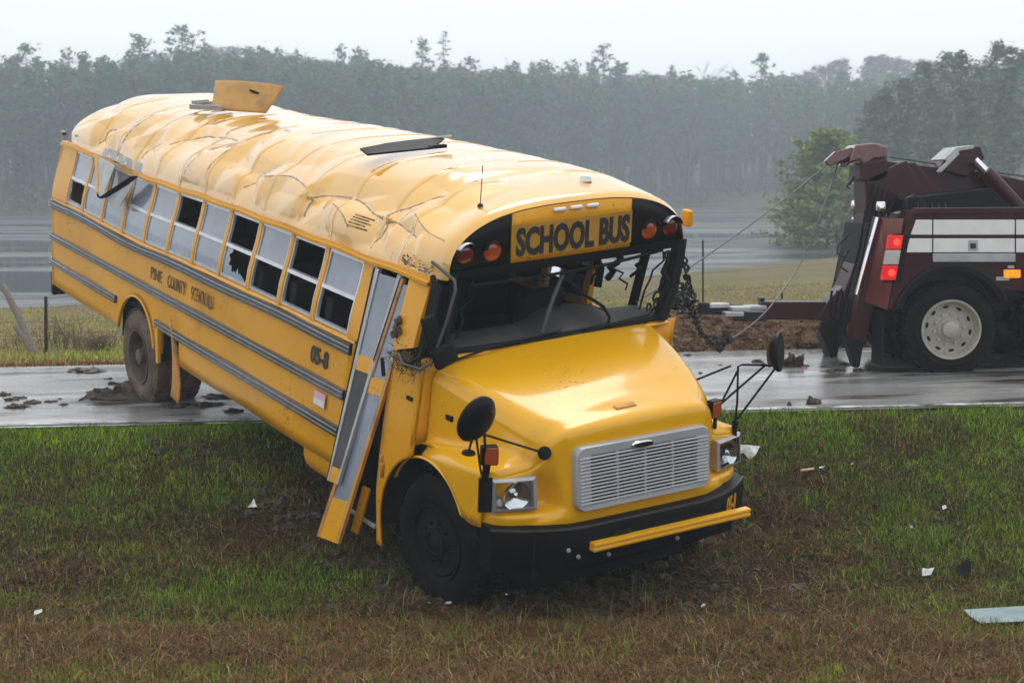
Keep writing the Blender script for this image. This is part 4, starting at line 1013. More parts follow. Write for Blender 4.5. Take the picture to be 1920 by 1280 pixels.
w = MB(); w.prism([tp(1674, 438, YN + .002), tp(1706, 438, YN + .002), tp(1690, 530, YN + .002), tp(1656, 530, YN + .002)], (0, .03, 0)); w.build('lamp_backing', 'black', truck, smooth=False)
# stripes, split at the locker doors
for x0, x1 in ((None, 1748), (1750, 1903), (1905, 2100), (2102, 2288)):
    for v0, v1, s0, s1 in ((412, 440, 1718, 1708), (447, 473, 1706, 1699)):
        a0 = s0 if x0 is None else x0; a1 = s1 if x0 is None else x0
        tprism('stripe', [(a0, v0), (x1, v0), (x1, v1), (a1, v1)], YN + .006, .02, 'wstripe', .003)
tprism('tread_strip', [(1749, 475), (1904, 475), (1904, 491), (1749, 491)], YN + .0, .03, 'silver', .004)
tprism('body_crease', [(1700, 441.5), (2288, 441.5), (2288, 445.5), (1699, 445.5)], YN + .012, .02, 'maroon', .003)
tprism('top_rail', [(1712, 390), (2290, 386), (2290, 397), (1706, 402)], YN - .01, .1, 'maroon', .01)
tprism('latch', [(1816, 450), (1834, 450), (1834, 470), (1816, 470)], YN - .004, .02, 'silver', .004)
tprism('latch_pull', [(1820, 456), (1830, 456), (1830, 466), (1820, 466)], YN - .012, .02, 'steel', .002)
l = tprism('marker_lamp', [(1884, 506), (1914, 506), (1914, 521), (1884, 521)], YN - .02, .05, 'amblit', .01)
tprism('marker_plate', [(1868, 519), (1893, 519), (1893, 526), (1868, 526)], YN + .002, .03, 'alud', .003)
for uu in (1749, 1904, 2101): tprism('door_seam', [(uu - .8, 397), (uu + .8, 397), (uu + .8, 505), (uu - .8, 505)], YN + .002, .01, 'black', 0)
for uu, vv in ((1765, 498), (1890, 498)): tprism('locker_latch', [(uu, vv), (uu + 12, vv), (uu + 12, vv + 5), (uu, vv + 5)], YN - .002, .02, 'silver', .003)
for k in range(5): MB().beam(tp(1722 + k * 13, 390, YN + .08), tp(1720 + k * 13, 379, YN + .10), .012, .012).build('control_lever', 'steel', truck)
MB().tube([tp(1700, 396, YN + .1), tp(1698, 372, YN + .1), tp(1712, 366, YN + .12), tp(1726, 372, YN + .14), tp(1728, 392, YN + .14)], .012, 6).build('grab_rail', 'steel', truck)
w = MB(); rrr = random.Random(6)
for k in range(3): 
    pts = [tp(1560 + 10 * k, 545, YB - .15), tp(1556 + 9 * k, 590 + 12 * k, YB - .2), tp(1580 + 8 * k, 600 - 4 * k, YB - .2), tp(1592 + 8 * k, 560, YB - .15)]
    MB().tube([tuple(q) for q in catmull([tuple(q) for q in pts], 0, 5)], .016, 6).build('slack_hose', 'rubber', truck)
# fender flare
w = MB(); P = []
cw = tp(1784, 606)
for a in np.linspace(R(22), R(165), 22):
    P.append([cw + Vector((math.cos(a) * r, y, math.sin(a) * r)) for r, y in ((.60, -.02), (.66, -.05), (.685, -.03), (.685, .3), (.60, .3))])
w.grid(P, True).build('fender', 'rubber', truck)
# wheels (the second pair stands out of the picture)
Hw = .53
for dx in (0, 1.38):
    for sgn, Y in ((-1, YN), (1, YF)):
        tyre_wheel((dx, Y - YC - sgn * .13, Hw - .02), (0, sgn, 0), Hw, .27, 'tyre', 'rim', truck, dish=.12, rimr=.335)
        tyre_wheel((dx, Y - YC - sgn * .47, Hw - .02), (0, sgn, 0), Hw, .27, 'tyre', 'steel', truck, dish=.02, rimr=.335, holes=False)
for xx in (0, 1.38): MB().box((xx, 0, .5), (.16, 1.9, .16)).build('axle', 'steel', truck)
for sy in (-.95, .95): MB().box((-.78, sy, .40), (.02, .5, .62)).build('mud_flap', 'rubber', truck)
# cab, ahead of the picture's edge
cx = 4.2
w = MB(); w.prism([(cx, -1.15, .55), (cx + 2.6, -1.15, .55), (cx + 2.6, -1.15, 1.55), (cx + 1.55, -1.15, 1.75), (cx + 1.15, -1.15, 2.75), (cx, -1.15, 2.8)], (0, 2.3, 0)); w.build('cab', 'maroon', truck, smooth=False, bevel=.06)
w = MB(); w.prism([(cx + 1.58, -1.0, 1.8), (cx + 1.21, -1.0, 2.66), (cx + 1.21, 1.0, 2.66), (cx + 1.58, 1.0, 1.8)], (.03, 0, .01)); w.build('windscreen', 'glass', truck, smooth=False)
for sy in (-1.165, 1.135):
    w = MB(); w.prism([(cx + .35, sy, 1.8), (cx + 1.3, sy, 1.8), (cx + 1.0, sy, 2.6), (cx + .35, sy, 2.6)], (0, .03, 0)); w.build('cab_window', 'glass', truck, smooth=False)
for sgn in (-1, 1): tyre_wheel((cx + 1.9, sgn * 1.02, Hw - .02), (0, sgn, 0), Hw, .28, 'tyre', 'rim', truck, dish=.02, rimr=.335)
w = MB(); w.box((cx + 2.65, 0, .6), (.15, 2.35, .35)); w.build('cab_bumper', 'chrome', truck, bevel=.03)

# wrecker mast and boom, on the centre line
YB = 17.75; BW = .62
mast = [(1622, 335), (1660, 318), (1700, 300), (1752, 378), (1742, 392), (1700, 392), (1655, 404), (1636, 470), (1612, 560), (1590, 600), (1566, 604), (1578, 560), (1612, 470), (1624, 400)]
tprism('mast', mast, YB, BW, 'maroon', .02)
boom = [(1616, 338), (1618, 296), (1640, 288), (1664, 302), (1765, 314), (1850, 322), (1930, 340), (2290, 420), (2290, 455), (1920, 392), (1800, 366), (1760, 388), (1700, 330)]
tprism('boom', boom, YB + .08, BW - .16, 'maroon', .02)
tprism('boom_gusset', [(1694, 306), (1716, 304), (1786, 384), (1758, 390)], YB + .02, .05, 'maroon', .01)
tprism('boom_gusset', [(1700, 392), (1786, 384), (1800, 368), (1850, 345), (1830, 385)], YB + .03, .05, 'maroon', .01)
head = tprism('boom_head', [(1592, 306), (1604, 272), (1640, 268), (1664, 276), (1664, 296), (1640, 298), (1618, 312), (1612, 300)], YB + .05, .5, 'maroon_sheen', .02)
tprism('boom_sheave_arm', [(1546, 303), (1566, 284), (1598, 276), (1602, 290), (1578, 303), (1556, 312)], YB + .16, .10, 'maroon_sheen', .012)
tprism('boom_sheave_arm', [(1574, 312), (1590, 280), (1606, 282), (1604, 302), (1580, 314)], YB + .36, .10, 'maroon_sheen', .012)
w = MB(); c = tp(1572, 294, YB + .31); w.lathe([(.02, -.05), (.09, -.05), (.07, -.02), (.07, .02), (.09, .05), (.02, .05)], c, (0, 1, 0), 20); w.build('sheave', 'steel', truck)
tprism('boom_knuckle', [(1614, 306), (1664, 296), (1668, 332), (1640, 345), (1612, 338)], YB - .0, BW, 'maroon', .02)
w = MB(); w.beam(tp(1600, 330, YB + .1), tp(1592, 346, YB + .1), .05, .03); w.tube([tp(1592, 342, YB + .1), tp(1588, 350, YB + .1), tp(1594, 354, YB + .1)], .012, 6); w.build('boom_hook', 'steel', truck)
# winch bracket with pale top and lift cylinder
tprism('winch_bracket', [(1760, 318), (1772, 296), (1796, 278), (1838, 274), (1847, 296), (1826, 322), (1812, 332)], YB - .02, .5, 'maroon', .015)
tprism('bracket_cap', [(1769, 299), (1794, 276), (1826, 272), (1826, 279), (1800, 283), (1778, 303)], YB - .05, .56, 'alud', .006)
tprism('bracket_rib', [(1756, 322), (1764, 324), (1800, 288), (1794, 284)], YB - .06, .03, 'alud', .004)
w = MB(); w.tube([tp(1826, 300, YB - .1), tp(1856, 332, YB - .1)], .055, 14); w.build('cylinder_rod', 'chrome', truck)
w = MB(); w.tube([tp(1846, 322, YB - .1), tp(1915, 396, YB - .1)], .095, 16); w.build('lift_cylinder', 'maroon', truck)
w = MB(); w.tube([tp(1668, 294, YB + .3), tp(1765, 309, YB + .3), tp(1930, 332, YB + .3)], .012, 6); w.build('boom_cable', 'cable', truck)
w = MB(); rr = random.Random(9)
for i in range(10): 
    u = rr.uniform(1705, 1860); w.tube([tp(u, 388, YB - .2), tp(u + rr.uniform(-20, 20), rr.uniform(372, 384), YB + .0), tp(u + rr.uniform(10, 40), 388, YB + .2)], .02, 6)
tag(w.build('deck_chain', 'alud', truck), kind='stuff')
# hydraulic hoses, and a black block standing in for shade between mast and tail
for k in range(6):
    u = 1618 + k * 9; MB().tube([tp(u + 20, 345 + 4 * k, YB - .05 - .03 * k), tp(u + 4, 400, YB - .12), tp(u - 8 - 3 * k, 470, YB - .1 - .02 * k), tp(u - 28, 548 + 6 * k, YB - .14)], .014, 6).build('hydraulic_hose', 'rubber', truck)
tprism('winch_housing', [(1690, 372), (1860, 352), (1900, 392), (1690, 396)], YB - .3, .9, 'rubber', .02)
tprism('gap_shade_block', [(1628, 420), (1650, 412), (1618, 600), (1590, 600)], YN + .6, 1.2, 'rubber', .01)
# slanted stabiliser legs, light poles
def leg_post(Y, du, names):
    w = MB(); w.beam(tp(1656 + du, 408, Y), tp(1604 + du, 640, Y), .20, .24, (0, 1, 0)); a = w.build('stabiliser_leg', 'maroon', truck, bevel=.015)
    w = MB(); p, d = [tp(u + du, v, Y - .13) for u, v in ((1584, 630), (1600, 636), (1620, 640), (1612, 688), (1602, 690))], (0, .22, 0); w.prism(p[::-1], d); w.build('stabiliser_foot', 'rubber', a, smooth=False, bevel=.01)
    w = MB(); w.tube([tp(1646 + du, 408, Y - .12), tp(1606 + du, 552, Y - .12)], .028, 10); w.build('chrome_tube', 'chrome', a)
leg_post(YN + .45, 0, 0); leg_post(YF - .35, -45, 0)
for u, v, Y in ((1652, 386, YN + .35), (1604, 384, YF - .4)):
    c = tp(u, v, Y); w = MB(); w.lathe([(0, .06), (.05, .05), (.062, 0), (.058, -.05), (.03, -.07), (0, -.075)], c, (0, 0, 1), 18); l = w.build('work_lamp', 'chrome', truck)
    w = MB(); w.tube([c + Vector((0, 0, -.07)), c + Vector((-.02, .05, -.25))], .018, 6); w.build('lamp_stalk', 'steel', l)
w = MB(); w.tube([tp(1590, 440, YB - .2), tp(1572, 460, YB - .25), tp(1570, 475, YB - .25), tp(1582, 482, YB - .25), tp(1590, 470, YB - .2)], .014, 6); w.tube([tp(1584, 482, YB - .2), tp(1576, 500, YB - .2), tp(1590, 510, YB - .2)], .012, 6); w.build('hanging_hook', 'steel', truck)
# underlift arm with cross bar
w = MB(); a, b = tp(1424, 580, YC), tp(1600, 582, YC); w.box((a + b) / 2, (b.x - a.x, .26, .22)); w.build('underlift_arm', 'maroon', truck, bevel=.012)
tprism('underlift_knee', [(1556, 560), (1600, 520), (1612, 600), (1560, 604), (1530, 600)], YC - .2, .4, 'maroon', .015)
tprism('underlift_foot', [(1536, 616), (1546, 604), (1576, 602), (1566, 668), (1558, 672)], YC - .22, .16, 'rubber', .01)
w = MB(); a = tp(1424, 568, YC); w.box(a + Vector((.02, 0, .05)), (.06, .2, .05))
w.beam(tp(1318, 578, 17.3), tp(1446, 586, 18.9), .16, .14); w.box(tp(1400, 590, 17.9), (.4, .5, .12)); w.build('underlift_crossbar', 'steel', truck, smooth=False, bevel=.015)
for u, v, Y in ((1345, 572, 17.35), (1385, 578, 17.6), (1372, 588, 17.5), (1415, 576, 18.0), (1440, 580, 18.7)):
    w = MB(); w.box(tp(u, v, Y), (.24, .20, .05), Matrix.Rotation(R(12), 3, 'Z')); w.build('fork_bracket', 'alud', truck, smooth=False, bevel=.01)
w = MB(); w.tube([tp(1466, 560, YC), tp(1466, 548, YC)], .012, 6); w.build('pin', 'steel', truck)

# ------------------------------------------------------------------ cables and chain between truck and bus
BM = bus.matrix_world
def bw(x, y, z): return BM @ Vector((x, y, z))
p0 = Pw(1552, 308, YB + .21); p1 = bw(5.45, 1.24, 1.93)
o = MB().tube([p0.lerp(p1, t) + Vector((0, 0, -.05 * 4 * t * (1 - t))) for t in np.linspace(0, 1, 20)], .008, 6).build('winch_cable', 'cable')
tag(o, 'taut steel cable from the boom tip to the far side of the bus', 'cable')
hook = Pw(1368, 636, 15.4)
pts = [Pw(1572, 304, YB + .3), Pw(1540, 400, 17.4), Pw(1503, 490, 17.0), Pw(1460, 555, 16.5), Pw(1425, 595, 16.0), Pw(1392, 622, 15.6), hook]
pp = catmull([tuple(p) for p in pts], 0, 5)
tag(MB().tube([tuple(p) for p in pp], .008, 6).build('winch_cable', 'cable'), 'slack steel cable hanging down to the low end of the chain', 'cable')
# chain: single links along the path
ctop = bw(5.80, 1.40, 2.50)
path = [ctop, Pw(1272, 470, 12.9), Pw(1290, 520, 13.2), Pw(1298, 560, 13.5), Pw(1303, 600, 14.0), Pw(1322, 632, 14.7), Pw(1345, 642, 15.1), hook]
path2 = [bw(5.86, 1.25, 2.45), Pw(1248, 545, 12.6), Pw(1238, 590, 12.5), Pw(1262, 560, 12.9), Pw(1300, 560, 13.5)]
path3 = [bw(5.84, 1.33, 2.48), Pw(1262, 500, 12.8), Pw(1276, 545, 13.1), Pw(1300, 590, 13.9)]
path4 = [bw(5.94, .95, 1.88), Pw(1215, 598, 12.5), Pw(1245, 578, 12.7), Pw(1275, 556, 13.1), Pw(1298, 548, 13.4)]
path5 = [bw(5.84, 1.28, 2.40), Pw(1230, 560, 12.5), Pw(1222, 600, 12.4), Pw(1250, 590, 12.7), Pw(1268, 530, 12.9), Pw(1255, 490, 12.8)]
path6 = [Pw(1256, 480, 12.8), Pw(1270, 510, 13.0), Pw(1246, 540, 12.7), Pw(1262, 575, 12.9), Pw(1300, 575, 13.6)]
chain = empty('tow_chain', ctop); tag(chain, 'black tow chain tangled round the front corner of the bus', 'chain')
def link_mesh(L, W_, r):
    w = MB(); pts = []
    for a in np.linspace(-90, 90, 7): pts.append((L / 2 - W_ / 2 + W_ / 2 * math.cos(R(a)), W_ / 2 * math.sin(R(a)), 0))
    for a in np.linspace(90, 270, 7): pts.append((-L / 2 + W_ / 2 + W_ / 2 * math.cos(R(a)), W_ / 2 * math.sin(R(a)), 0))
    w.tube(pts, r, 5, closed=True); o = w.build('link', 'rust'); me = o.data; bpy.data.objects.remove(o); return me
LM = link_mesh(.085, .052, .0105)
rr = random.Random(2)
for pth, jit in ((path, .012), (path2, .02), (path3, .016), (path4, .016), (path5, .02), (path6, .02)):
    cp = [Vector(p) for p in catmull([tuple(p) for p in pth], 0, 40)]
    acc = 0.; last = cp[0]; i = 0
    for k in range(1, len(cp)):
        acc += (cp[k] - cp[k - 1]).length
        if acc >= .062:
            t = (cp[k] - last).normalized(); c = (cp[k] + last) / 2
            qt = t.to_track_quat('X', 'Z').to_matrix() @ Matrix.Rotation((i % 2) * PI / 2 + rr.uniform(-.4, .4), 3, 'X')
            o = bpy.data.objects.new('link', LM); COL.objects.link(o); o.parent = chain
            o.matrix_local = Matrix.Translation(c - ctop + Vector((rr.gauss(0, jit), rr.gauss(0, jit), rr.gauss(0, jit)))) @ qt.to_4x4()
            last = cp[k]; acc = 0; i += 1
w = MB(); 
for k in range(7):
    c = hook - ctop + Vector((rr.gauss(-.08, .09), rr.gauss(0, .05), rr.gauss(-.02, .04))); w.lathe([(.02, -.03), (.045, -.025), (.045, .025), (.02, .03)], c, (rr.gauss(0, 1), rr.gauss(0, 1), rr.gauss(0, 1)), 10)
tag(w.build('hook_cluster', 'rust', chain), kind='stuff')
w = MB(); w.beam(Pw(1262, 568, 13.0) - ctop, Pw(1298, 546, 13.4) - ctop, .035, .05); w.build('chain_binder', 'steel', chain)

# ------------------------------------------------------------------ trees
def leafquad(w, c, s, rnd, flat=.5):
    a = Vector((rnd.gauss(0, 1), rnd.gauss(0, 1), rnd.gauss(0, flat))).normalized(); b = a.orthogonal(); b.rotate(Matrix.Rotation(rnd.uniform(0, 6.28), 3, a)); b.normalize()
    k = rnd.uniform(.6, 1.25) * s
    w.v += [tuple(c - a * k), tuple(c + b * k * .45), tuple(c + a * k), tuple(c - b * k * .4)]; n = len(w.v); w.f.append((n - 4, n - 3, n - 2, n - 1))
def pine_geo(h, seed, start=.45, width=.17, nb=34, leaf=.30, per=10, top=.5, sub=False):
    """returns trunk MB, crown MB"""
    rnd = random.Random(seed); tr, cr = MB(), MB()
    bend = Vector((rnd.gauss(0, .02), rnd.gauss(0, .02), 0)) * h
    ax = lambda t: Vector((bend.x * t * t, bend.y * t * t, h * t))
    r0 = h * .011 + .03
    tr.tube([ax(t) for t in np.linspace(0, .97, 7)], [r0 * (1 - .85 * t) for t in np.linspace(0, .97, 7)], 6, cap=False)
    for i in range(nb):
        t = start + (1 - start) * (i + rnd.random()) / nb * .98; q = (t - start) / (1 - start)
        ln = h * width * (math.sin(PI * min(1, .12 + q ** .8 * .88)) ** .6 * (1 - .35 * q) * rnd.uniform(.45, 1.15) + .05)
        a = rnd.uniform(0, 2 * PI); d = Vector((math.cos(a), math.sin(a), rnd.uniform(.05, .55))); p = ax(t); e = p + d * ln
        tr.tube([p, p.lerp(e, .5) + Vector((0, 0, -.03 * ln)), e], [r0 * .28 * (1 - q * .6), r0 * .17, .01], 4, cap=False)
        for c in range(per):
            s = rnd.uniform(.35, 1.08); leafquad(cr, p.lerp(e, s) + Vector((rnd.gauss(0, 1), rnd.gauss(0, 1), rnd.gauss(0, .6))) * leaf * .9, leaf, rnd)
    for c in range(int(per * 2)): leafquad(cr, ax(.97) + Vector((rnd.gauss(0, .5), rnd.gauss(0, .5), rnd.gauss(0, .8))) * leaf * 1.4, leaf * .8, rnd)
    for i in range(int(nb * .25)):                                  # dead limbs below the crown
        t = rnd.uniform(.2, start); a = rnd.uniform(0, 6.28); p = ax(t); tr.tube([p, p + Vector((math.cos(a), math.sin(a), rnd.uniform(-.2, .3))) * h * rnd.uniform(.02, .06)], [.03, .01], 3, cap=False)
    return tr, cr
def bare_geo(h, seed, spread=.5, levels=5):
    rnd = random.Random(seed); w = MB()
    def br(p, d, ln, r, lv):
        m = p + d * ln * .5 + Vector((rnd.gauss(0, .04), rnd.gauss(0, .04), 0)) * ln; e = p + d * ln
        w.tube([p, m, e], [r, r * .85, r * .65], 5 if lv > 2 else 3, cap=False)
        if lv == 0: return
        for k in range(3 if lv > 1 else 4):
            nd = (d + Vector((rnd.gauss(0, 1), rnd.gauss(0, 1), rnd.gauss(.15, .6))) * spread).normalized()
            br(p.lerp(e, rnd.uniform(.5, 1)), nd, ln * rnd.uniform(.55, .8), max(r * .58, .022), lv - 1)
    br(Vector((0, 0, 0)), Vector((0, 0, 1)), h * .36, h * .012 + .05, levels); return w
def place_tree(name, geo, loc, label, group, cm='needle', tm='bark', rz=None):
    e = empty(name, loc); e.rotation_euler = (0, 0, rz if rz is not None else random.uniform(0, 6.28))
    if isinstance(geo, MB): geo.build('branches', tm, e, smooth=True)
    else: geo[0].build('trunk', tm, e); geo[1].build('crown', cm, e, smooth=False)
    return tag(e, label, 'tree', group)
def at(u, Y):
    x = (u - 960) / FPX * Y * 1.0; return x, Y, gz(x, Y)
def tree_at(u, vtop, Y):
    """base on the ground at depth Y in the direction of column u, height so that the top meets row vtop"""
    p = Pw(u, vtop, Y); z = gz(p.x, Y); return Vector((p.x, Y, z - .1)), p.z - z + .1

# trees standing out above the wood
SKY = [('pine_tree', 58, 84, 215, dict(start=.68, width=.16, nb=26), 'round-topped pine rising alone over the wood behind the rear of the bus'),
       ('pine_tree', 256, 66, 225, dict(start=.70, width=.16, nb=24), 'flat-crowned pine above the wood, left neighbour of the tallest crown'),
       ('pine_tree', 342, 48, 228, dict(start=.70, width=.17, nb=30), 'tall domed pine standing highest over the wood beyond the roof hatch'),
       ('pine_tree', 796, 76, 250, dict(start=.74, width=.07, nb=18), 'narrow tufted pine beside a thin spire pine on the skyline'),
       ('pine_tree', 832, 60, 255, dict(start=.62, width=.09, nb=16, per=7), 'thin spire-like pine with sparse tiers on the skyline'),
       ('pine_tree', 1136, 86, 262, dict(start=.66, width=.13, nb=26), 'layered pine with flat tiers above the wood over the front of the bus'),
       ('pine_tree', 1431, 102, 262, dict(start=.70, width=.13, nb=26), 'rounded pine above the wood between bare hardwoods'),
       ('pine_tree', 190, 106, 205, dict(start=.6, width=.12, nb=26), 'low pine top just breaking the skyline above the bus tail'),
       ('pine_tree', 880, 108, 250, dict(start=.6, width=.12, nb=24), 'bushy pine top right of the spire-like pine')]
for i, (nm, u, v, Y, kw, lab) in enumerate(SKY):
    loc, h = tree_at(u, v, Y); kw = dict(kw); kw.setdefault('per', 13)
    place_tree(nm, pine_geo(h, 40 + i, leaf=.42, **kw), loc, lab, None)
BARE = [(648, 78, 275, 'bare hardwood with a fan of twigs above the wood over the middle of the bus'), (728, 84, 280, 'bare slender hardwood with upright twigs on the skyline'),
        (1276, 92, 275, 'wide bare hardwood above the wood over the windshield'), (1356, 122, 280, 'low bare hardwood between the wide bare tree and a rounded pine'),
        (1588, 96, 285, 'bare hardwood in front of the misty hill above the shore pine'), (1672, 86, 290, 'tall bare hardwood in mist behind the nearer pines')]
for i, (u, v, Y, lab) in enumerate(BARE):
    loc, h = tree_at(u, v, Y); place_tree('bare_tree', bare_geo(h, 70 + i, .55 if i != 1 else .3), loc, lab, None, tm='barkg')
# dead snags in the wood edge
for i, (u, v, Y, lab) in enumerate([(1288, 200, 225, 'dark dead forked trunk standing in the wood edge beyond the lake'), (1100, 250, 225, 'dark leafless trunk in the wood edge above the bus roof')]):
    loc, h = tree_at(u, v, Y); place_tree('dead_tree', bare_geo(h, 90 + i, .28, 4), loc, lab, None)
# nearer pines on the right shore
NP = [(1640, 190, 132), (1668, 165, 126), (1702, 150, 130), (1736, 118, 138), (1768, 100, 134), (1800, 98, 128), (1836, 125, 140), (1868, 78, 132), (1902, 88, 128), (1936, 95, 134), (1980, 90, 136),
      (1622, 240, 140), (1690, 210, 118), (1752, 170, 122), (1818, 170, 118), (1886, 160, 120)]
for i, (u, v, Y) in enumerate(NP):
    loc, h = tree_at(u, v, Y)
    place_tree('shore_pine', pine_geo(h, 120 + i, start=.22 + .14 * random.random(), width=.17, nb=60, leaf=.30, per=16), loc, 'tall dark pine of the nearer stand behind the tow truck', 'pines of the nearer stand')
# young pine by the water
loc, h = tree_at(1556, 246, 84)
place_tree('young_pine', pine_geo(h, 200, start=.10, width=.44, nb=200, leaf=.17, per=60), loc, 'young light green pine at the shore left of the tow truck boom', None, cm='needle2')
loc, h = tree_at(1498, 352, 86)
place_tree('young_pine', pine_geo(h, 201, start=.02, width=.5, nb=60, leaf=.16, per=34), loc, 'low bushy young pine at the waterside', None, cm='needle2')

# the far wood: one mass
def build_wood():
    sk_u = [-700, 0, 100, 250, 400, 480, 560, 700, 850, 1000, 1200, 1330, 1450, 1600, 1800, 2700]
    sk_v = [120, 118, 112, 108, 96, 98, 108, 116, 126, 128, 138, 146, 148, 150, 140, 130]
    tr, cr = MB(), MB(); rnd = random.Random(31)
    protos = [pine_geo(20, 300 + i, start=.22 + .08 * (i % 4), width=.125, nb=34, leaf=.50, per=7) for i in range(7)]
    PV = [(np.array(a.v), a.f, np.array(b.v), b.f) for a, b in protos]
    tv, tf, cv, cf = [], [], [], []; nt = nc = 0; hv, hf = [], []; nh = 0
    for i in range(1500):
        u = rnd.uniform(-700, 2700); fx = (u - 960) / FPX
        Y = 200.
        for _ in range(6): Y = float(far_shore(fx * Y)) + 5
        row = rnd.random(); Y = Y + 2 + row ** 1.4 * 55
        x = fx * Y; z = gz(x, Y)
        vt = interp(u, sk_u, sk_v) + rnd.gauss(6, 13) + (1 - row) * 22
        h = Pw(u, vt, Y).z - z
        if h < 5: continue
        brown = rnd.random() < .16
        a, af, b, bf = PV[rnd.randrange(7)]; s = h / 20.; sw = s * rnd.uniform(.8, 1.25); q = rnd.uniform(0, 6.28); c_, s_ = math.cos(q), math.sin(q)
        for src, fs, V_, F_, isT in ((a, af, tv, tf, 1), (b, bf, cv, cf, 0)):
            P = np.stack([(src[:, 0] * c_ - src[:, 1] * s_) * sw + x, (src[:, 0] * s_ + src[:, 1] * c_) * sw + Y, src[:, 2] * s + z - .2], 1)
            if brown and not isT:
                hv.append(P); hf += [tuple(k + nh for k in f) for f in fs]; nh += len(P); continue
            off = nt if isT else nc
            V_.append(P); F_ += [tuple(k + off for k in f) for f in fs]
            if isT: nt += len(P)
            else: nc += len(P)
    root = empty('pine_wood', (0, 0, 0)); tag(root, 'misty pine wood lining the far shore of the lake', 'wood', kind='stuff')
    for nm, V_, F_, mm in (('trunks', tv, tf, 'barkg'), ('crowns', cv, cf, 'needle'), ('winter_crowns', hv, hf, 'brush')):
        me = bpy.data.meshes.new(nm); me.from_pydata(np.concatenate(V_).tolist(), [], F_); me.update(); me.materials.append(M[mm])
        o = bpy.data.objects.new(nm, me); COL.objects.link(o); o.parent = root; tag(o, kind='stuff')
    # pale second wood on the hill behind
    tv, cv = [], []; cf = []; nc = 0
    for i in range(420):
        u = rnd.uniform(250, 2100); Y = rnd.uniform(330, 400); x = (u - 960) / FPX * Y; z = gz(x, Y)
        vt = interp(u, [250, 400, 470, 560, 700, 1450, 1560, 1650, 1760, 2100], [112, 90, 88, 104, 125, 150, 112, 104, 118, 120]) + abs(rnd.gauss(4, 7))
        h = Pw(u, vt, Y).z - z
        if h < 6: continue
        b, bf = PV[rnd.randrange(7)][2:]; s = h / 20.; sw = max(.7, min(1.6, s)) * 1.5; 
        cv.append(np.stack([b[:, 0] * sw + x, b[:, 1] * sw + Y, b[:, 2] * s + z], 1)); cf += [tuple(k + nc for k in f) for f in bf]; nc += len(b)
    me = bpy.data.meshes.new('hill_wood'); me.from_pydata(np.concatenate(cv).tolist(), [], cf); me.update(); me.materials.append(M['brush'])
    o = bpy.data.objects.new('hill_wood', me); COL.objects.link(o); tag(o, 'pale hazy wood on the hill behind the pines', 'wood', kind='stuff')
    # brown brush under the trees and along the shore
    w = MB(); rnd = random.Random(8)
    for i in range(13000):
        u = rnd.uniform(-450, 2150); fx = (u - 960) / FPX; Y = 200.
        for _ in range(5): Y = float(far_shore(fx * Y))
        Y += rnd.uniform(.5, 26); x = fx * Y
        p = Vector((x, Y, gz(x, Y) + abs(rnd.gauss(0, 1.5)))); leafquad(w, p, .45, rnd, 1.5)
    tag(w.build('shore_brush', 'brush', None, smooth=False), 'brown winter brush along the far shore', 'brush', kind='stuff')
build_wood()
# ------------------------------------------------------------------ grass
def blades(name, x, y, L, wd, lean, col, seed, zoff=-.01):
    n = len(x); rg = np.random.default_rng(seed)
    z = ground_z(x, y) + zoff
    az = rg.uniform(0, 2 * np.pi, n); ca, sa = np.cos(az), np.sin(az)          # lean direction
    tw = az + np.pi / 2 + rg.normal(0, .5, n); ct, st = np.cos(tw), np.sin(tw)
    hgt = L * np.cos(lean); out = L * np.sin(lean)
    V = np.empty((n, 5, 3))
    def put(k, f, wf, h):
        V[:, k, 0] = x + ca * out * f + ct * wd * wf; V[:, k, 1] = y + sa * out * f + st * wd * wf; V[:, k, 2] = z + hgt * h
    put(0, 0, -.5, 0); put(1, 0, .5, 0); put(2, .36, .42, .62); put(3, .36, -.42, .62); put(4, 1, 0, 1)
    me = bpy.data.meshes.new(name); me.vertices.add(n * 5); me.vertices.foreach_set('co', V.reshape(-1))
    b = np.arange(n)[:, None] * 5
    loops = np.concatenate([b + np.array([[0, 1, 2, 3]]), b + np.array([[3, 2, 4]])], 1).reshape(-1)
    me.loops.add(n * 7); me.loops.foreach_set('vertex_index', loops.astype(np.int32))
    me.polygons.add(n * 2)
    st_ = (np.arange(n)[:, None] * 7 + np.array([[0, 4]])).reshape(-1)
    me.polygons.foreach_set('loop_start', st_.astype(np.int32)); me.polygons.foreach_set('loop_total', np.tile([4, 3], n).astype(np.int32))
    me.update(calc_edges=True)
    at_ = me.attributes.new('Col', 'FLOAT_COLOR', 'POINT')
    c4 = np.concatenate([np.repeat(col, 5, 0), np.ones((n * 5, 1))], 1); at_.data.foreach_set('color', c4.reshape(-1).astype(np.float32))
    me.materials.append(M['blade'])
    o = bpy.data.objects.new(name, me); COL.objects.link(o); return o
PAL = np.array([(.055, .105, .008), (.155, .265, .012), (.24, .31, .03), (.105, .060, .023), (.175, .105, .042), (.28, .185, .082), (.18, .072, .021), (.036, .025, .012)])
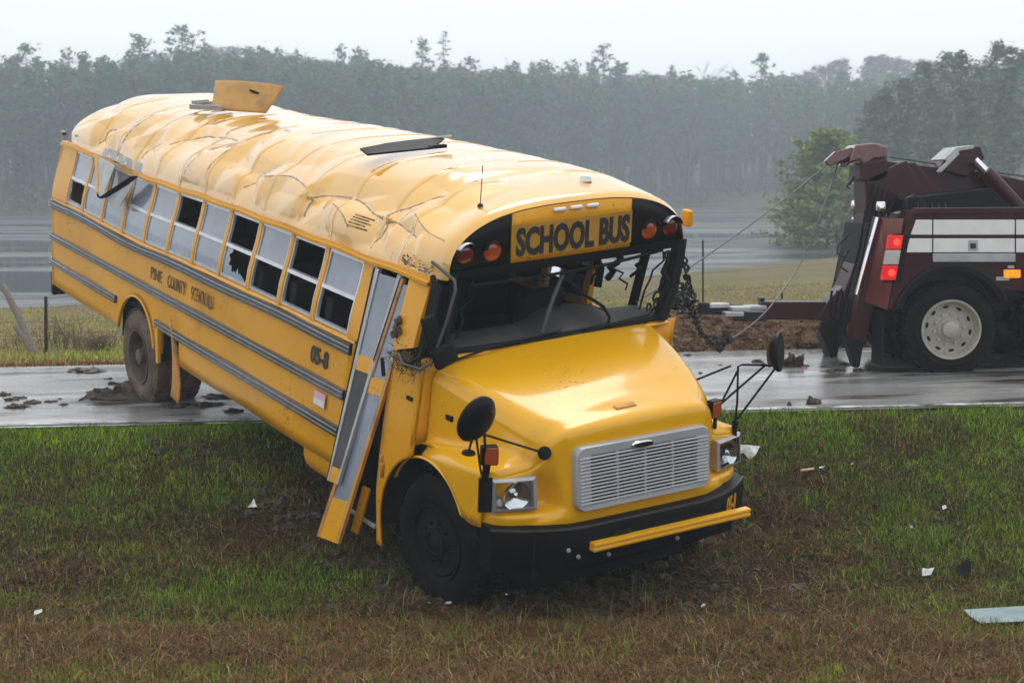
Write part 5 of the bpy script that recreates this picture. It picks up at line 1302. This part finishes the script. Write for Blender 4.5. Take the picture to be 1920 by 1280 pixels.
def grass_near():
    rg = np.random.default_rng(5); n = 520000
    y = np.sqrt(rg.uniform(7.0 ** 2, 14.66 ** 2, n)); x = rg.uniform(-1, 1, n) * (.365 * y + .5); far_ = rg.random(n) < .24; x = np.where(far_, np.sign(x) * (.365 * y + .4 + 3.6 * rg.random(n)), x)
    keep = y < road_near(x) + .05 * np_noise(x * 3, y * 0 + 1, 4); x, y = x[keep], y[keep]; n = len(x)
    big = fbm(x * .55, y * .8, 21, 5); sm = fbm(x * 2.6, y * 3.2, 31, 4)
    # probability of green: strong by the road, patchy on the bank, weak in the dead strip on the near side
    band = np.interp(y, [8.3, 10.7, 11.3, 12.3, 13.4, 14.2, 14.7], [.02, .06, .44, .52, .72, 1.05, 1.1])
    g = np.clip(band + (big - .5) * 3.6 * np.interp(y, [10.6, 11.4, 14], [.25, 1, .9]) + (sm - .5) * 1.1, 0, 1)
    # grass below the bus nose trampled, also thinned and browned to imitate its shade
    q = np.hypot((x - .7) / 1.5, (y - 11.2) / .85); tram_shade = np.clip(1.25 - q, 0, 1)
    rm = rg.random(n) > .6 * tram_shade; x, y, big, sm, g, tram_shade = x[rm], y[rm], big[rm], sm[rm], g[rm], tram_shade[rm]; n = len(x)
    isg = rg.random(n) < g * (1 - .7 * tram_shade)
    ci = np.where(isg, rg.choice([0, 1, 2], n, p=[.34, .46, .20]), rg.choice([3, 4, 5, 6, 7], n, p=[.34, .27, .13, .12, .14]))
    ci = np.where((~isg) & (y < 10.7) & (rg.random(n) < .30), 6, ci)
    col = PAL[ci] * rg.uniform(.6, 1.35, (n, 1)) * rg.uniform(.9, 1.1, (n, 3)) * np.clip(.75 + .7 * (sm[:, None] - .3), .55, 1.3)
    col *= np.where(isg, np.interp(y, [11, 13, 14.2], [1.1, 1.2, 1.5]), 1.)[:, None]
    tuft = fbm(x * 4.5, y * 4.5, 51, 3)
    L = np.where(isg, rg.uniform(.04, .11, n), rg.uniform(.04, .12, n)) * (.5 + 1.1 * tuft) * np.interp(y, [8.3, 10.5, 11.5, 14.7], [.9, .8, .66, .75]) * (1 - .6 * tram_shade)
    lean = np.where(isg, np.abs(rg.normal(.65, .4, n)), np.abs(rg.normal(1.05, .4, n))); lean = np.clip(lean + tram_shade * .5, 0, 1.45)
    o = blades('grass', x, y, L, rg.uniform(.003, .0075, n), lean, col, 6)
    tag(o, 'short wet green and dead brown grass covering the ditch', 'grass', kind='stuff')
    # matted straw lying on the sod
    n = 190000; y = np.sqrt(rg.uniform(7.2 ** 2, 14.4 ** 2, n)); x = rg.uniform(-1, 1, n) * (.365 * y + .5); x = np.where(rg.random(n) < .2, np.sign(x) * (.365 * y + .4 + 3.4 * rg.random(n)), x)
    gg = fbm(x * .55, y * .8, 21, 5); keep = rg.random(n) < np.clip(1.15 - (gg - .3) * 1.6, .15, 1) * np.interp(y, [8, 10.9, 11.5, 13.5, 14.4], [1, .9, .5, .4, .1]); x, y = x[keep], y[keep]; n = len(x)
    col = PAL[rg.choice([3, 4, 5, 6, 7], n, p=[.3, .26, .12, .12, .2])] * rg.uniform(.5, 1.3, (n, 1))
    o = blades('matted_straw', x, y, rg.uniform(.05, .16, n), rg.uniform(.003, .008, n), rg.uniform(1.15, 1.5, n), col, 12, zoff=.018)
    tag(o, 'matted dead straw lying over the ditch sod', 'straw', kind='stuff')
    # sparse taller stalks
    n = 2600; y = rg.uniform(8.6, 14.4, n); x = rg.uniform(-1, 1, n) * (.365 * y + .4)
    col = PAL[rg.choice([4, 5, 3, 2, 1], n)] * rg.uniform(.8, 1.4, (n, 1))
    o = blades('grass_stalks', x, y, rg.uniform(.10, .24, n), rg.uniform(.003, .005, n), np.abs(rg.normal(.5, .3, n)), col, 8)
    tag(o, 'thin dry stalks standing out of the ditch grass', 'grass', kind='stuff')
    # broad-leaved weeds in small rosettes
    k = 130; cx = rg.uniform(-1, 1, k); cy = rg.uniform(9.8, 14.2, k); cx *= .36 * cy; m = 14
    x = np.repeat(cx, m) + rg.normal(0, .035, k * m); y = np.repeat(cy, m) + rg.normal(0, .035, k * m)
    col = np.array((.10, .19, .03)) * rg.uniform(.6, 1.5, (k * m, 1)) * np.ones((1, 3))
    o = blades('weed_rosettes', x, y, rg.uniform(.04, .10, k * m), rg.uniform(.010, .020, k * m), np.abs(rg.normal(.8, .3, k * m)), col, 9)
    tag(o, 'small leafy weeds scattered through the ditch grass', 'weeds', kind='stuff')
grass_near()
def grass_field():
    rg = np.random.default_rng(15); n = 140000
    y = 20.15 + 24 * rg.random(n) ** 1.7; x = rg.uniform(-1, 1, n) * (.37 * y + 4)
    keep = (y > road_far(x) + .02); x, y = x[keep], y[keep]; n = len(x)
    big = fbm(x * .35, y * .25, 61, 4); edge = np.clip((21.6 - y) / 1.2, 0, 1)
    mudz = np.clip((x - 1.6) / .8, 0, 1) * edge
    rm = rg.random(n) > mudz * .75; x, y, big, edge = x[rm], y[rm], big[rm], edge[rm]; n = len(x)
    isg = rg.random(n) < np.clip(.42 + (big - .5) * 2.2, .05, .9) * (1 - edge)
    ci = np.where(isg, rg.choice([1, 2, 2], n), rg.choice([3, 4, 5, 5, 6], n)); ci = np.where((edge > .3) & (rg.random(n) < .5), 6, ci)
    col = PAL[ci] * rg.uniform(.8, 1.5, (n, 1)); col = np.where(isg[:, None], col * np.array((1.5, 1.25, 1.6)), col * 1.3)
    o = blades('field_grass', x, y, rg.uniform(.03, .09, n) * (.6 + .9 * big), rg.uniform(.008, .018, n), np.abs(rg.normal(.6, .35, n)), col, 16)
    tag(o, 'tan and green winter pasture behind the road', 'grass', kind='stuff')
grass_field()

# ------------------------------------------------------------------ mud
def lump(rx, ry, rz, seed, n=3):
    rnd = random.Random(seed); w = MB(); o = Vector((rnd.uniform(0, 50), rnd.uniform(0, 50), 0))
    P = []
    for i in range(9):
        th = PI / 2 * i / 8
        row = []
        for j in range(22):
            a = 2 * PI * j / 22; d = Vector((math.cos(a) * math.sin(th), math.sin(a) * math.sin(th), math.cos(th)))
            k = 1 + .55 * noise.noise(d * 1.6 + o) + .45 * noise.noise(d * 4 + o) + .3 * noise.noise(d * 9 + o); row.append((d.x * rx * k, d.y * ry * k, d.z * rz * k - .01))
        P.append(row)
    return w.grid(P, True)
def mud_at(u, v, w_px, hh, seed, label='clod of dark mud lying on the wet road', group='mud clods on the road', name='mud_clod', deep=1.):
    # on the road plane
    Y = 16.
    for _ in range(8):
        p = Pw(u, v, Y); zr_ = float(road_z(p.x, 0)) + .02; Y *= (CAM_H - zr_) / (CAM_H - p.z)
    p = Pw(u, v, Y); r = w_px / FPX * Y / 2
    w = lump(r, r * deep * .8, hh * 1.5, seed); o = w.build(name, 'clod', None); o.location = (p.x, Y, float(road_z(p.x, 0)) + .022); return tag(o, label, 'mud', group)
mud_at(165, 697, 70, .035, 1, 'flat cake of mud on the road behind the rear wheel', None, deep=.9); mud_at(150, 696, 40, .03, 21)
mud_at(226, 748, 110, .10, 2, 'pile of wet mud pushed up against the rear bus wheel', None, 'mud_pile', .7); mud_at(205, 744, 60, .06, 22)
for i, (u, v, ww, hh) in enumerate([(20, 752, 30, .03), (40, 748, 22, .025), (62, 757, 36, .03), (95, 755, 26, .025), (120, 760, 20, .02), (8, 742, 24, .03), (30, 764, 40, .03), (112, 750, 14, .02), (152, 752, 14, .02), (215, 722, 24, .03), (205, 712, 16, .02), (420, 745, 90, .03), (390, 760, 60, .025), (330, 762, 60, .03), (440, 770, 40, .02),
    (1420, 680, 18, .03), (1432, 684, 12, .02), (1290, 666, 14, .02), (1312, 702, 12, .02), (1350, 686, 16, .015), (1525, 755, 26, .04), (1480, 758, 8, .02), (1325, 690, 10, .015), (1400, 700, 8, .01), (1560, 700, 30, .03), (1580, 686, 30, .03), (1640, 690, 40, .03), (1655, 680, 24, .03), (1545, 690, 22, .02), (1610, 698, 24, .03)]):
    mud_at(u, v, ww, hh, 30 + i)
mud_at(1490, 688, 44, .10, 99, 'brown lump of soil and wreckage beside the round mirror', None, 'soil_lump')
o = MB().box((0, 0, 0), (.08, .04, .03)).build('lamp_fragment', 'amber', None, bevel=.008); p = Pw(1507, 684, 17.6); o.location = (p.x, 17.6, float(road_z(p.x, 0)) + .035); tag(o, 'small orange lamp fragment on the road beside the soil lump', 'fragment')
# torn bank behind the road
def bank():
    rg = random.Random(77); w = MB(); V_, F_ = [], []
    for i in range(800):
        x = rg.uniform(1.7, 6.4); y = road_far(x) + rg.uniform(.02, 4.2); t = (y - road_far(x)) / 4.6
        r = rg.uniform(.04, .17); l = lump(r, r, r * rg.uniform(.4, .9), i); z = gz(x, y) + .34 * math.sin(PI * min(1, t)) * min(1, (x - 1.4) / .8)
        l.v = [(a + x, b + y, c + z - .01) for a, b, c in l.v]; w.add(l.v, l.f)
    P = [[(x, road_far(x) + yy, gz(x, road_far(x) + yy) + .34 * math.sin(PI * min(1, yy / 4.6)) * sstep(1.2, 2.4, x) * sstep(8.5, 7, x) + .07 * noise.noise(Vector((x * 3, yy * 3, 2)))) for x in np.linspace(1.2, 8.5, 70)] for yy in np.linspace(.0, 4.6, 34)]
    w.grid(P)
    tag(w.build('soil_bank', 'soil', None), 'torn brown soil along the far road edge below the tow arm', 'soil', kind='stuff')
    n = 26000; g = np.random.default_rng(3); x = g.uniform(1.4, 8, n); y = road_far(x) + g.uniform(.0, 4.4, n); col = PAL[g.choice([4, 5, 6, 6, 3], n)] * g.uniform(.8, 1.5, (n, 1))
    o = blades('bank_straw', x, y, g.uniform(.05, .16, n), g.uniform(.006, .014, n), np.abs(g.normal(.9, .4, n)), col, 4, zoff=.30 * np.sin(np.pi * (y - road_far(x)) / 4.6) * np.clip((x - 1.2) / 1.2, 0, 1) + .01)
    tag(o, 'flattened rusty straw on the torn soil bank', 'straw', kind='stuff')
bank()

# ------------------------------------------------------------------ fence and weeds behind the road
def ground_hit(u, v):
    Y = 20.
    for _ in range(30):
        p = Pw(u, v, Y); Y += (CAM_H * 0 + (p.z - gz(p.x, Y))) / max(.05, (v - 350) / FPX) * .6
    p = Pw(u, v, Y); return Vector((p.x, Y, gz(p.x, Y)))
b = ground_hit(68, 662)
e = empty('broken_fence_post', b); tag(e, 'weathered wooden fence post leaning over beside the road', 'fence post')
top = Pw(4, 532, b.y + .3) - b; mid = Pw(28, 612, b.y + .05) - b
MB().tube([Vector((0, 0, -.1)), top * .5 + Vector((.01, 0, 0)), top], [.075, .062, .05], 10).build('post', 'wood', e)
MB().tube([Vector((-.06, .02, 0)), mid * .6, mid], [.055, .05, .04], 8).build('brace', 'wood', e)
fence = empty('wire_fence', ground_hit(86, 660)); F0 = Vector(fence.location)
tag(fence, 'thin wire fence on steel posts along the field', 'fence')
def fpost(u, vt, vb, r=.022):
    p = ground_hit(u, vb); t = Pw(u, vt, p.y); MB().beam(p - F0 + Vector((0, 0, -.05)), t - F0, r * 2, r * 1.6, (0, 1, 0)).build('post', 'rust', fence); return p, t
pa = fpost(86, 556, 660); pm = fpost(1318, 450, 588, .018)
pz = (ground_hit(-500, 672), None)
for f in (.3, .55, .8, .97):
    a = pa[0].lerp(pa[1], f); c = pm[0].lerp(pm[1], f); d = Vector((a.x - 7, a.y, a.z - .15))
    MB().tube([d - F0, a - F0, c - F0, c + (c - a) * .6 - F0], .0035, 4).build('wire', 'cable', fence)
def twig_bush(u, v, h, n, seed, label, sp=.5):
    b = ground_hit(u, v); rnd = random.Random(seed); w = MB()
    for i in range(n):
        a = rnd.uniform(0, 6.28); d = Vector((math.cos(a) * rnd.uniform(0, sp), math.sin(a) * rnd.uniform(0, sp), 1)); L = h * rnd.uniform(.5, 1); p = Vector((rnd.gauss(0, .12), rnd.gauss(0, .1), -.02)); e2 = p + d * L
        w.tube([p, p.lerp(e2, .5) + Vector((rnd.gauss(0, .02), 0, 0)), e2], [.007, .005, .002], 4, cap=False)
        for k in range(6):
            q = p.lerp(e2, rnd.uniform(.3, 1)); w.tube([q, q + Vector((rnd.gauss(0, 1), rnd.gauss(0, 1), rnd.uniform(.2, 1.2))) * L * .18], [.004, .0015], 3, cap=False)
    o = w.build('dry_weed', 'brush', None); o.location = b; tag(o, label, 'weed', 'dry weeds along the fence')
twig_bush(104, 655, .75, 7, 1, 'tall thin leafless weed beside the steel fence post', .25)
twig_bush(128, 655, .55, 22, 2, 'bushy leafless weed midway between fence post and rear wheel')
twig_bush(190, 658, .35, 40, 3, 'low dark tangle of weeds behind the rear wheel', .9); twig_bush(165, 660, .3, 30, 4, 'low dark tangle of weeds behind the rear wheel', .9)
twig_bush(45, 655, .35, 14, 5, 'small dry weed at the foot of the leaning post')

# ------------------------------------------------------------------ litter in the grass
def scrap(name, u, v, Y, pts, m, label, cat, th=.004, tilt=(0, 0, 0), lift=.05):
    """pts: outline in metres in the piece's own plane"""
    p = Pw(u, v, Y); w = MB(); w.prism([(a, b, .012 * math.sin(a * 30 + b * 17)) for a, b in pts], (0, 0, th)); o = w.build(name, m, None, smooth=False)
    o.location = (p.x, Y, gz(p.x, Y) + lift); o.rotation_euler = tilt; return tag(o, label, cat)
def gY(u, v):
    Y = 11.5
    for _ in range(60):
        p = Pw(u, v, Y); Y += (p.z - gz(p.x, Y)) * 2.0
    return Y
scrap('paper_sheet', 1398, 850, gY(1398, 856), [(-.10, -.05), (-.02, -.02), (.03, -.10), (.09, -.05), (.14, .05), (.02, .05), (-.05, .06), (-.11, .04)], 'paper', 'torn white paper sheet in the grass beside the left headlight', 'paper', tilt=(R(50), 0, 0), lift=.06)
scrap('paper_scrap', 1740, 1076, gY(1740, 1082), [(-.05, -.04), (.02, -.02), (.05, .05), (0, .03), (-.04, .04)], 'paper', 'small crumpled white scrap in the grass next to the black fragment', 'paper', tilt=(R(40), R(10), 0), lift=.04)
scrap('plastic_fragment', 1810, 1072, gY(1810, 1080), [(-.08, -.05), (.03, -.04), (.09, .04), (.02, .06), (-.06, .03)], 'black', 'black plastic fragment standing in the green grass', 'fragment', .012, (R(55), R(-15), 0), .06)
scrap('paper_scrap', 475, 948, gY(475, 952), [(-.05, -.03), (.04, -.04), (.02, .0), (.0, .06), (-.02, .01)], 'paper', 'small white scrap in the grass left of the open bus door', 'paper', tilt=(R(35), 0, 0), lift=.035)
scrap('paper_scrap', 71, 1157, gY(71, 1160), [(-.03, -.02), (.03, -.01), (.035, .02), (-.02, .025)], 'paper', 'tiny white scrap in the dead grass away from the bus', 'paper', tilt=(R(25), 0, .4), lift=.05)
scrap('paper_scrap', 1770, 960, gY(1770, 962), [(-.02, -.015), (.02, -.01), (.02, .02), (-.01, .02)], 'paper', 'tiny white speck of paper on the green bank', 'paper', tilt=(R(30), 0, .4), lift=.05)
scrap('wood_splinter', 1513, 891, gY(1513, 893), [(-.06, -.012), (.06, -.018), (.065, .014), (-.055, .016)], 'tan', 'pale wooden splinter on the grassy bank', 'splinter', .012, (R(20), 0, 0), .06)
Yg = gY(1880, 1170)
o = scrap('glass_sheet', 1893, 1160, Yg, [(-.30, .10), (.55, .13), (.60, -.07), (-.24, -.10), (-.28, .0)], 'sheet', 'broken greenish windshield glass lying flat in the ditch grass', 'glass', .008, (R(14), R(-2), 0), .07)

chips = random.Random(23)
for i in range(18):
    u, v = (chips.uniform(560, 1380), chips.uniform(1060, 1150)) if i < 12 else (chips.uniform(1390, 1900), chips.uniform(860, 1180)); 
    Y = gY(u, v); s = chips.uniform(.012, .03)
    q = Pw(u, v, Y); w = MB(); w.prism([(math.cos(a) * s * chips.uniform(.5, 1.2), math.sin(a) * s * chips.uniform(.5, 1.2), 0) for a in (0, 1.3, 2.5, 3.9, 5.1)], (0, 0, .005)); o = w.build('glass_chip', 'fog' if i % 3 else 'paper', None, smooth=False)
    o.location = (q.x, Y, gz(q.x, Y) + .045); o.rotation_euler = (chips.uniform(-.6, .6), chips.uniform(-.6, .6), chips.uniform(0, 6)); tag(o, 'thumbnail-sized pale chip of broken window glass in the grass', 'glass chip', 'glass chips around the bus nose')
# torn sod where the bus slid down
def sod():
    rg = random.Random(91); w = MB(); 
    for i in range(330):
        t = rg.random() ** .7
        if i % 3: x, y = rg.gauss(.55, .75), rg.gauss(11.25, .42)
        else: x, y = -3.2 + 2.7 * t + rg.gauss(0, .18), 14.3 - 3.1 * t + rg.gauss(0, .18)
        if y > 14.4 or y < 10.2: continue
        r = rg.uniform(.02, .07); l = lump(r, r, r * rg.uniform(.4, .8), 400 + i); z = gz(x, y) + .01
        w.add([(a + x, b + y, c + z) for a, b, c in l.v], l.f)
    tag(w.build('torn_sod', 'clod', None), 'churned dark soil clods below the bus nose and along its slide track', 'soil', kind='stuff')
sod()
# ------------------------------------------------------------------ haze
w = MB(); w.box((0, 640, 16.5), (2200, 1640, 39)); hz = w.build('haze', M['dark'], None, smooth=False)
hz.data.materials.clear()
m = bpy.data.materials.new('haze_air'); N, L = nodes_of(m); N.remove(N['Principled BSDF'])
pv = N.new('ShaderNodeVolumePrincipled'); pv.inputs['Color'].default_value = (.80, .925, 1, 1); pv.inputs['Density'].default_value = .0018; pv.inputs['Anisotropy'].default_value = .0
L.new(pv.outputs[0], N['Material Output'].inputs['Volume']); hz.data.materials.append(m)
tag(hz, 'thin rainy mist over the lake and woods', 'haze', kind='stuff')
